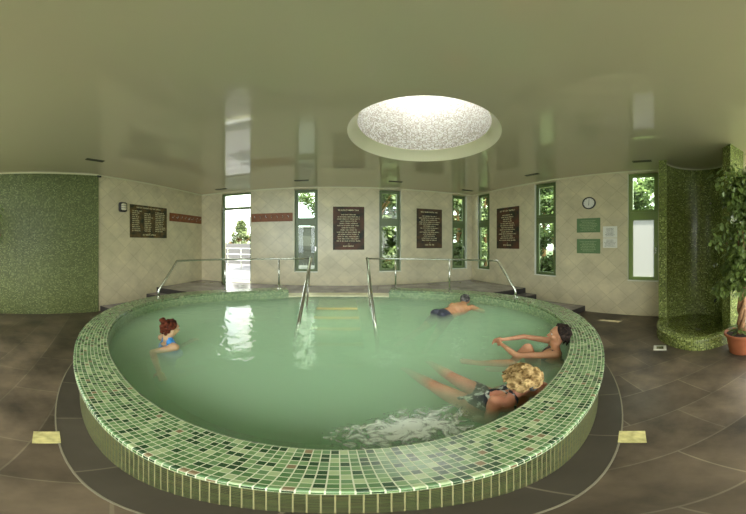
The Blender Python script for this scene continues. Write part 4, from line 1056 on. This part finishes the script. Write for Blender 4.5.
# --- A: bather at the left, seen from behind, submerged to the shoulders
Ah = atD(171, 328, 2.62); vd = Vector((math.sin(az(171)), math.cos(az(171)), 0)); rt = Vector((vd.y, -vd.x, 0))
fA = (rt * .9 + vd * .42).normalized()
neckA = Ah + Vector((0, 0, -.15)) - fA * .035
sdA = fA.cross(Vector((0, 0, 1)))            # person's right
J = dict(head=Ah, neck=neckA, che=neckA + Vector((0, 0, -.20)) - fA * .0, pel=neckA + Vector((0, 0, -.56)) - fA * .05 + Vector((0, 0, .0)),
         shR=neckA + sdA * .165 + Vector((0, 0, -.055)), shL=neckA - sdA * .165 + Vector((0, 0, -.055)))
J['elR'] = at(152.5, 352, .345); J['wrR'] = at(159, 372, .30); J['hpR'] = (0, 0, -1); J['htR'] = -1; J['hcR'] = .12; J['hfR'] = at(166, 383, .28) - at(159, 371, .30)
J['elL'] = J['shL'] + fA * .12 + Vector((0, 0, -.24)); J['wrL'] = J['elL'] + fA * .22 + Vector((0, 0, .08)); J['hcL'] = .3
hpA = J['pel']; J['knR'] = hpA + fA * .40 + sdA * .12 + Vector((0, 0, .03)); J['anR'] = J['knR'] + fA * .05 + Vector((0, 0, -.34)); J['ftR'] = fA; J['knL'] = hpA + fA * .40 - sdA * .12 + Vector((0, 0, .03)); J['anL'] = J['knL'] + fA * .05 + Vector((0, 0, -.34)); J['ftL'] = fA
rA, bA, RHA, R3A = person('person with red brown hair and blue swimsuit, in the water at the left', skin_mat('pale skin', (.50, .33, .19)), J, fA + Vector((0, 0, -.12)), w=.95, bust=1, lw=.95)
upA = (J['che'] - J['pel']).normalized()
def predA(co):
    h = (co - J['pel']).dot(upA); x = (co - J['pel']).dot(sdA); y = (co - J['pel']).dot(fA)
    body = abs(x) < .155 and -.14 < h < .46
    strap = .46 <= h < .60 and .05 < abs(x) < .10
    return (body or strap) and y < .2
JA = J
cloth(bA, 'swimsuit', plain('blue swimsuit', (.02, .20, .55), .4), rA, predA, J_=JA)
m = MB(); hair_cap(m, Ah, RHA, 1.0, front=.5, low=-.02, thick=.017, nape=-.065, seed=1, amp=.006)
bun = Ah + RHA @ Vector((-.0, -.10, .045))
rnd = random.Random(3)
for k in range(16): m.ball(Ah + RHA @ Vector((rnd.uniform(-.05, .05), rnd.uniform(-.12, -.02), rnd.uniform(.03, .12))), rnd.uniform(.022, .036))
for k in range(7): m.ball(Ah + RHA @ Vector((rnd.uniform(-.045, .045), rnd.uniform(-.1, -.07), rnd.uniform(-.1, -.05))), rnd.uniform(.012, .02))
remesh_eval(m, 'hair', hair_mat('red brown hair', (.02, .006, .004), (.13, .032, .014), 50), .006, 2, parent=rA)
# --- B: swimmer seen from behind
Bh = atD(465.5, 299.3, 4.42); axis = (at(466, 303, WATER) - at(437, 318, WATER)); axis.z = 0; axis.normalize()
sdB = axis.cross(Vector((0, 0, 1)))
neckB = Bh - axis * .12 + Vector((0, 0, -.075)); che = neckB - axis * .19 + Vector((0, 0, -.055)); pel = at(442, 316.5, .33)
J = dict(head=Bh, neck=neckB, che=che, pel=pel, shR=neckB + sdB * .185 - axis * .04 + Vector((0, 0, -.04)), shL=neckB - sdB * .185 - axis * .04 + Vector((0, 0, -.04)))
J['elR'] = J['shR'] + axis * .14 + sdB * .16 + Vector((0, 0, -.12)); J['wrR'] = J['elR'] + axis * .22 - sdB * .1 + Vector((0, 0, -.02))
J['elL'] = J['shL'] + axis * .14 - sdB * .16 + Vector((0, 0, -.12)); J['wrL'] = J['elL'] + axis * .22 + sdB * .1 + Vector((0, 0, -.02))
for S, s_ in (('R', 1), ('L', -1)):
    J['kn' + S] = pel - axis * .38 + sdB * s_ * .14 + Vector((0, 0, -.16)); J['an' + S] = J['kn' + S] - axis * .36 + sdB * s_ * .06 + Vector((0, 0, -.12)); J['hc' + S] = .1
J['htR'] = -1; JB = J
rB, bB, RHB, R3B = person('person with short grey black hair and dark trunks swimming towards the far pool rim', skin_mat('tanned skin', (.52, .28, .14)), J, axis + Vector((0, 0, .12)), w=1.12, lw=1.1, hs=1.03)
upB = (J['che'] - J['pel']).normalized()
cloth(bB, 'swim_trunks', plain('dark swim trunks', (.03, .035, .06), .5), rB, lambda co: -.30 < (co - JB['pel']).dot(upB) < .10, .007)
m = MB(); hair_cap(m, Bh, RHB, 1.03, front=.5, low=-.035, thick=.011, nape=-.06, seed=2, amp=.004)
remesh_eval(m, 'hair', hair_mat('grey black hair', (.012, .011, .01), (.22, .21, .2), 34), .006, 1, parent=rB)
# --- C: dark haired bather holding one knee, back against the rim
Chd = atD(558.5, 336, 2.24); shR_ = Vector((1.60, 1.36, .46)); shL_ = Vector((1.86, 1.70, .49))
fC = Vector((-.80, .60, 0)); sdC = (shR_ - shL_).normalized() 
shR_ = at(556, 354.5, .47); shL_ = at(550, 340.5, .50)
sdC = (shR_ - shL_).normalized(); fC = Vector((0, 0, 1)).cross(sdC).normalized()
if fC.x > 0: fC = -fC
mid = (shR_ + shL_) / 2; neckC = mid + Vector((0, 0, .05)) - fC * .02
Chd = neckC + Vector((0, 0, .128)) - fC * .035
print('C head', Chd, 'mid', mid, 'face dir', fC, 'target', atD(558.5, 336, 2.24))
J = dict(head=Chd, neck=neckC, che=mid + Vector((0, 0, -.15)) + fC * .03, pel=mid + fC * .16 + Vector((0, 0, -.44)), shR=shR_, shL=shL_)
J['elR'] = at(516.5, 355.5, .47); J['wrR'] = at(501.5, 344, .52); J['elL'] = at(524, 336.5, .54); J['wrL'] = at(503, 339.5, .53)
J['hcR'] = .75; J['hcL'] = .75; J['hpR'] = sdC * -1; J['hpL'] = sdC; J['htR'] = 1; J['htL'] = -1
J['knL'] = at(527.5, 347, .53); J['anL'] = J['knL'] + fC * .22 + Vector((0, 0, -.33)); J['ftL'] = fC
J['knR'] = at(510, 363, .36); J['anR'] = at(478, 363, .31); J['ftR'] = at(470, 362, .31) - at(478, 363, .31)
JC = J
rC, bC, RHC, R3C = person('dark haired person with arms clasped over a raised knee, leaning on the right pool rim', skin_mat('warm skin', (.44, .22, .115)), J, fC + Vector((0, 0, .16)) + sdC * -.1, w=.9, bust=1, lw=.88, hs=.98)
upC = (J['che'] - J['pel']).normalized()
def predC(co):
    d = co - JC['pel']; h = d.dot(upC); x = d.dot(sdC); y = d.dot(upC.cross(sdC))
    return (-.10 < h < .31 and abs(x) < .15 and (co - JC['che']).dot(fC) < .17) or (.31 <= h < .47 and .045 < abs(x) < .075 )
cloth(bC, 'swimsuit', plain('black swimsuit', (.02, .02, .025), .4), rC, predC, J_=JC)
m = MB(); hair_cap(m, Chd, RHC, .98, front=.40, low=-.05, thick=.028, nape=-.085, seed=4, amp=.008)
rnd = random.Random(6)
for k in range(40):
    a = Chd + RHC @ Vector((rnd.uniform(-.07, .07), rnd.uniform(-.10, -.04), rnd.uniform(-.05, .06))); b = a + RHC @ Vector((rnd.uniform(-.015, .015), rnd.uniform(-.03, -.005), rnd.uniform(-.10, -.05)))
    m.tube([a, (a + b) / 2 + RHC @ Vector((0, -.012, 0)), b], [.014, .013, .005], 8); m.ball(a, .014, 8, 6)
remesh_eval(m, 'hair', hair_mat('dark brown hair', (.005, .004, .003), (.035, .022, .016), 45), .006, 1, parent=rC)
m = MB(); a = Chd + RHC @ Vector((.03, -.115, -.045)); m.ball(a, .034, 12, 10, (1, .8, 1.1)); m.tube([a, a + Vector((0, 0, -.06)) - fC * .01], [.022, .008], 8)
m.build('grey_lock', hair_mat('grey hair lock', (.06, .055, .05), (.2, .18, .16), 60), rC, smooth=True)
# --- D: blonde bather in front, back against the near rim
Dh = atD(518, 380, 1.40); shL_ = at(497, 401, .47); shR_ = at(541, 387, .50)
sdD = (shR_ - shL_); sdD.z = 0; sdD.normalize(); fD = Vector((0, 0, 1)).cross(sdD).normalized()
mid = (shR_ + shL_) / 2; neckD = mid + Vector((0, 0, .05)); Dh = neckD + Vector((0, 0, .125)) - fD * .005
print('D head', Dh, 'target', atD(518, 380, 1.40), 'fwd', fD, 'sh dist', (shR_ - shL_).length)
J = dict(head=Dh, neck=neckD, che=mid + fD * .07 + Vector((0, 0, -.14)), pel=mid + fD * .30 + Vector((0, 0, -.34)), shR=shR_, shL=shL_)
J['pel'] = at(482, 403, .27) + Vector((.02, .0, 0)); J['che'] = J['pel'] * .36 + mid * .64 + Vector((0, 0, -.03))
J['knL'] = at(434, 386, .35); J['anL'] = at(408, 371, .12); J['knR'] = at(452, 377, .35); J['anR'] = at(432, 364, .12)
J['ftL'] = J['anL'] - J['knL']; J['ftR'] = J['anR'] - J['knR']
J['elL'] = shL_ + Vector((-.06, -.0, -.24)); J['wrL'] = J['elL'] + Vector((-.02, .2, -.08)); J['elR'] = shR_ + Vector((.05, .1, -.22)); J['wrR'] = J['elR'] + Vector((-.05, .2, .0))
J['htL'] = -1; JD = J
rD, bD, RHD, R3D = person('person with curly blonde hair and a dark patterned swimsuit sitting against the near pool rim', skin_mat('reddened skin', (.50, .22, .13)), J, fD + Vector((0, 0, -.12)), w=.98, bust=1, lw=1.0)
upD = (J['che'] - J['pel']).normalized(); sD = Vector(sdD)
def predD(co):
    d = co - JD['pel']; h = d.dot(upD); x = d.dot(sD)
    back = (co - JD['che']).dot(fD)
    top = .20 if back < .02 else .34
    return (-.14 < h < top and abs(x) < .17) or (top <= h < .52 and .066 < abs(x) < .078)
M['suitpat'] = board_mat('patterned swimsuit', (.01, .012, .02), (.5, .55, .5), 26)
nt = M['suitpat'].node_tree; tcn = nt.nodes.new('ShaderNodeTexCoord'); nz = [n for n in nt.nodes if n.type == 'TEX_NOISE'][0]; nt.links.new(tcn.outputs['Object'], nz.inputs['Vector'])
rp = [n for n in nt.nodes if n.type == 'VALTORGB'][0]; rp.color_ramp.elements[0].position = .52; rp.color_ramp.elements[1].position = .6
cloth(bD, 'swimsuit', M['suitpat'], rD, predD, J_=JD)
m = MB(); hair_cap(m, Dh, RHD, 1.0, front=.5, low=-.045, thick=.022, nape=-.09, seed=7, amp=.008)
rnd = random.Random(12); hc = Dh + RHD @ Vector((0, -.02, .025))
for k in range(170):
    d = Vector((rnd.gauss(0, 1), rnd.gauss(-.35, 1), rnd.gauss(.25, .9))).normalized()
    if d.y > .55 and d.z < .35: continue
    if d.z < -.6: continue
    lift = rnd.uniform(.94, 1.10)
    p = hc + RHD @ Vector((d.x * .098, d.y * .116, d.z * .110)) * lift; nrm = (RHD @ d).normalized(); a = Vector((rnd.uniform(-1, 1), rnd.uniform(-1, 1), rnd.uniform(-1, 1))).normalized(); t1 = nrm.cross(a).normalized(); t2 = nrm.cross(t1); R_c = rnd.uniform(.012, .026)
    ax_ = t1 * rnd.uniform(-.5, .5) + nrm * .6
    m.tube([p + (t1 * math.cos(q) + t2 * math.sin(q)) * R_c + ax_ * (.006 * q - .02) for q in [i * .75 for i in range(10)]], [.0055, .0075, .0085] + [.0085] * 5 + [.007, .004], 6)
remesh_eval(m, 'hair', hair_mat('curly blonde hair', (.15, .09, .03), (.50, .35, .16), 22), .0036, 0, parent=rD)
m = MB(); a = Dh + RHD @ Vector((0, -.135, -.02))
m.tube([a + Vector((.022 * math.cos(q), 0, .022 * math.sin(q))) for q in [2 * PI * i / 14 for i in range(14)]], .009, 8, closed=True)
m.build('hair_tie', M['black'], rD, smooth=True)
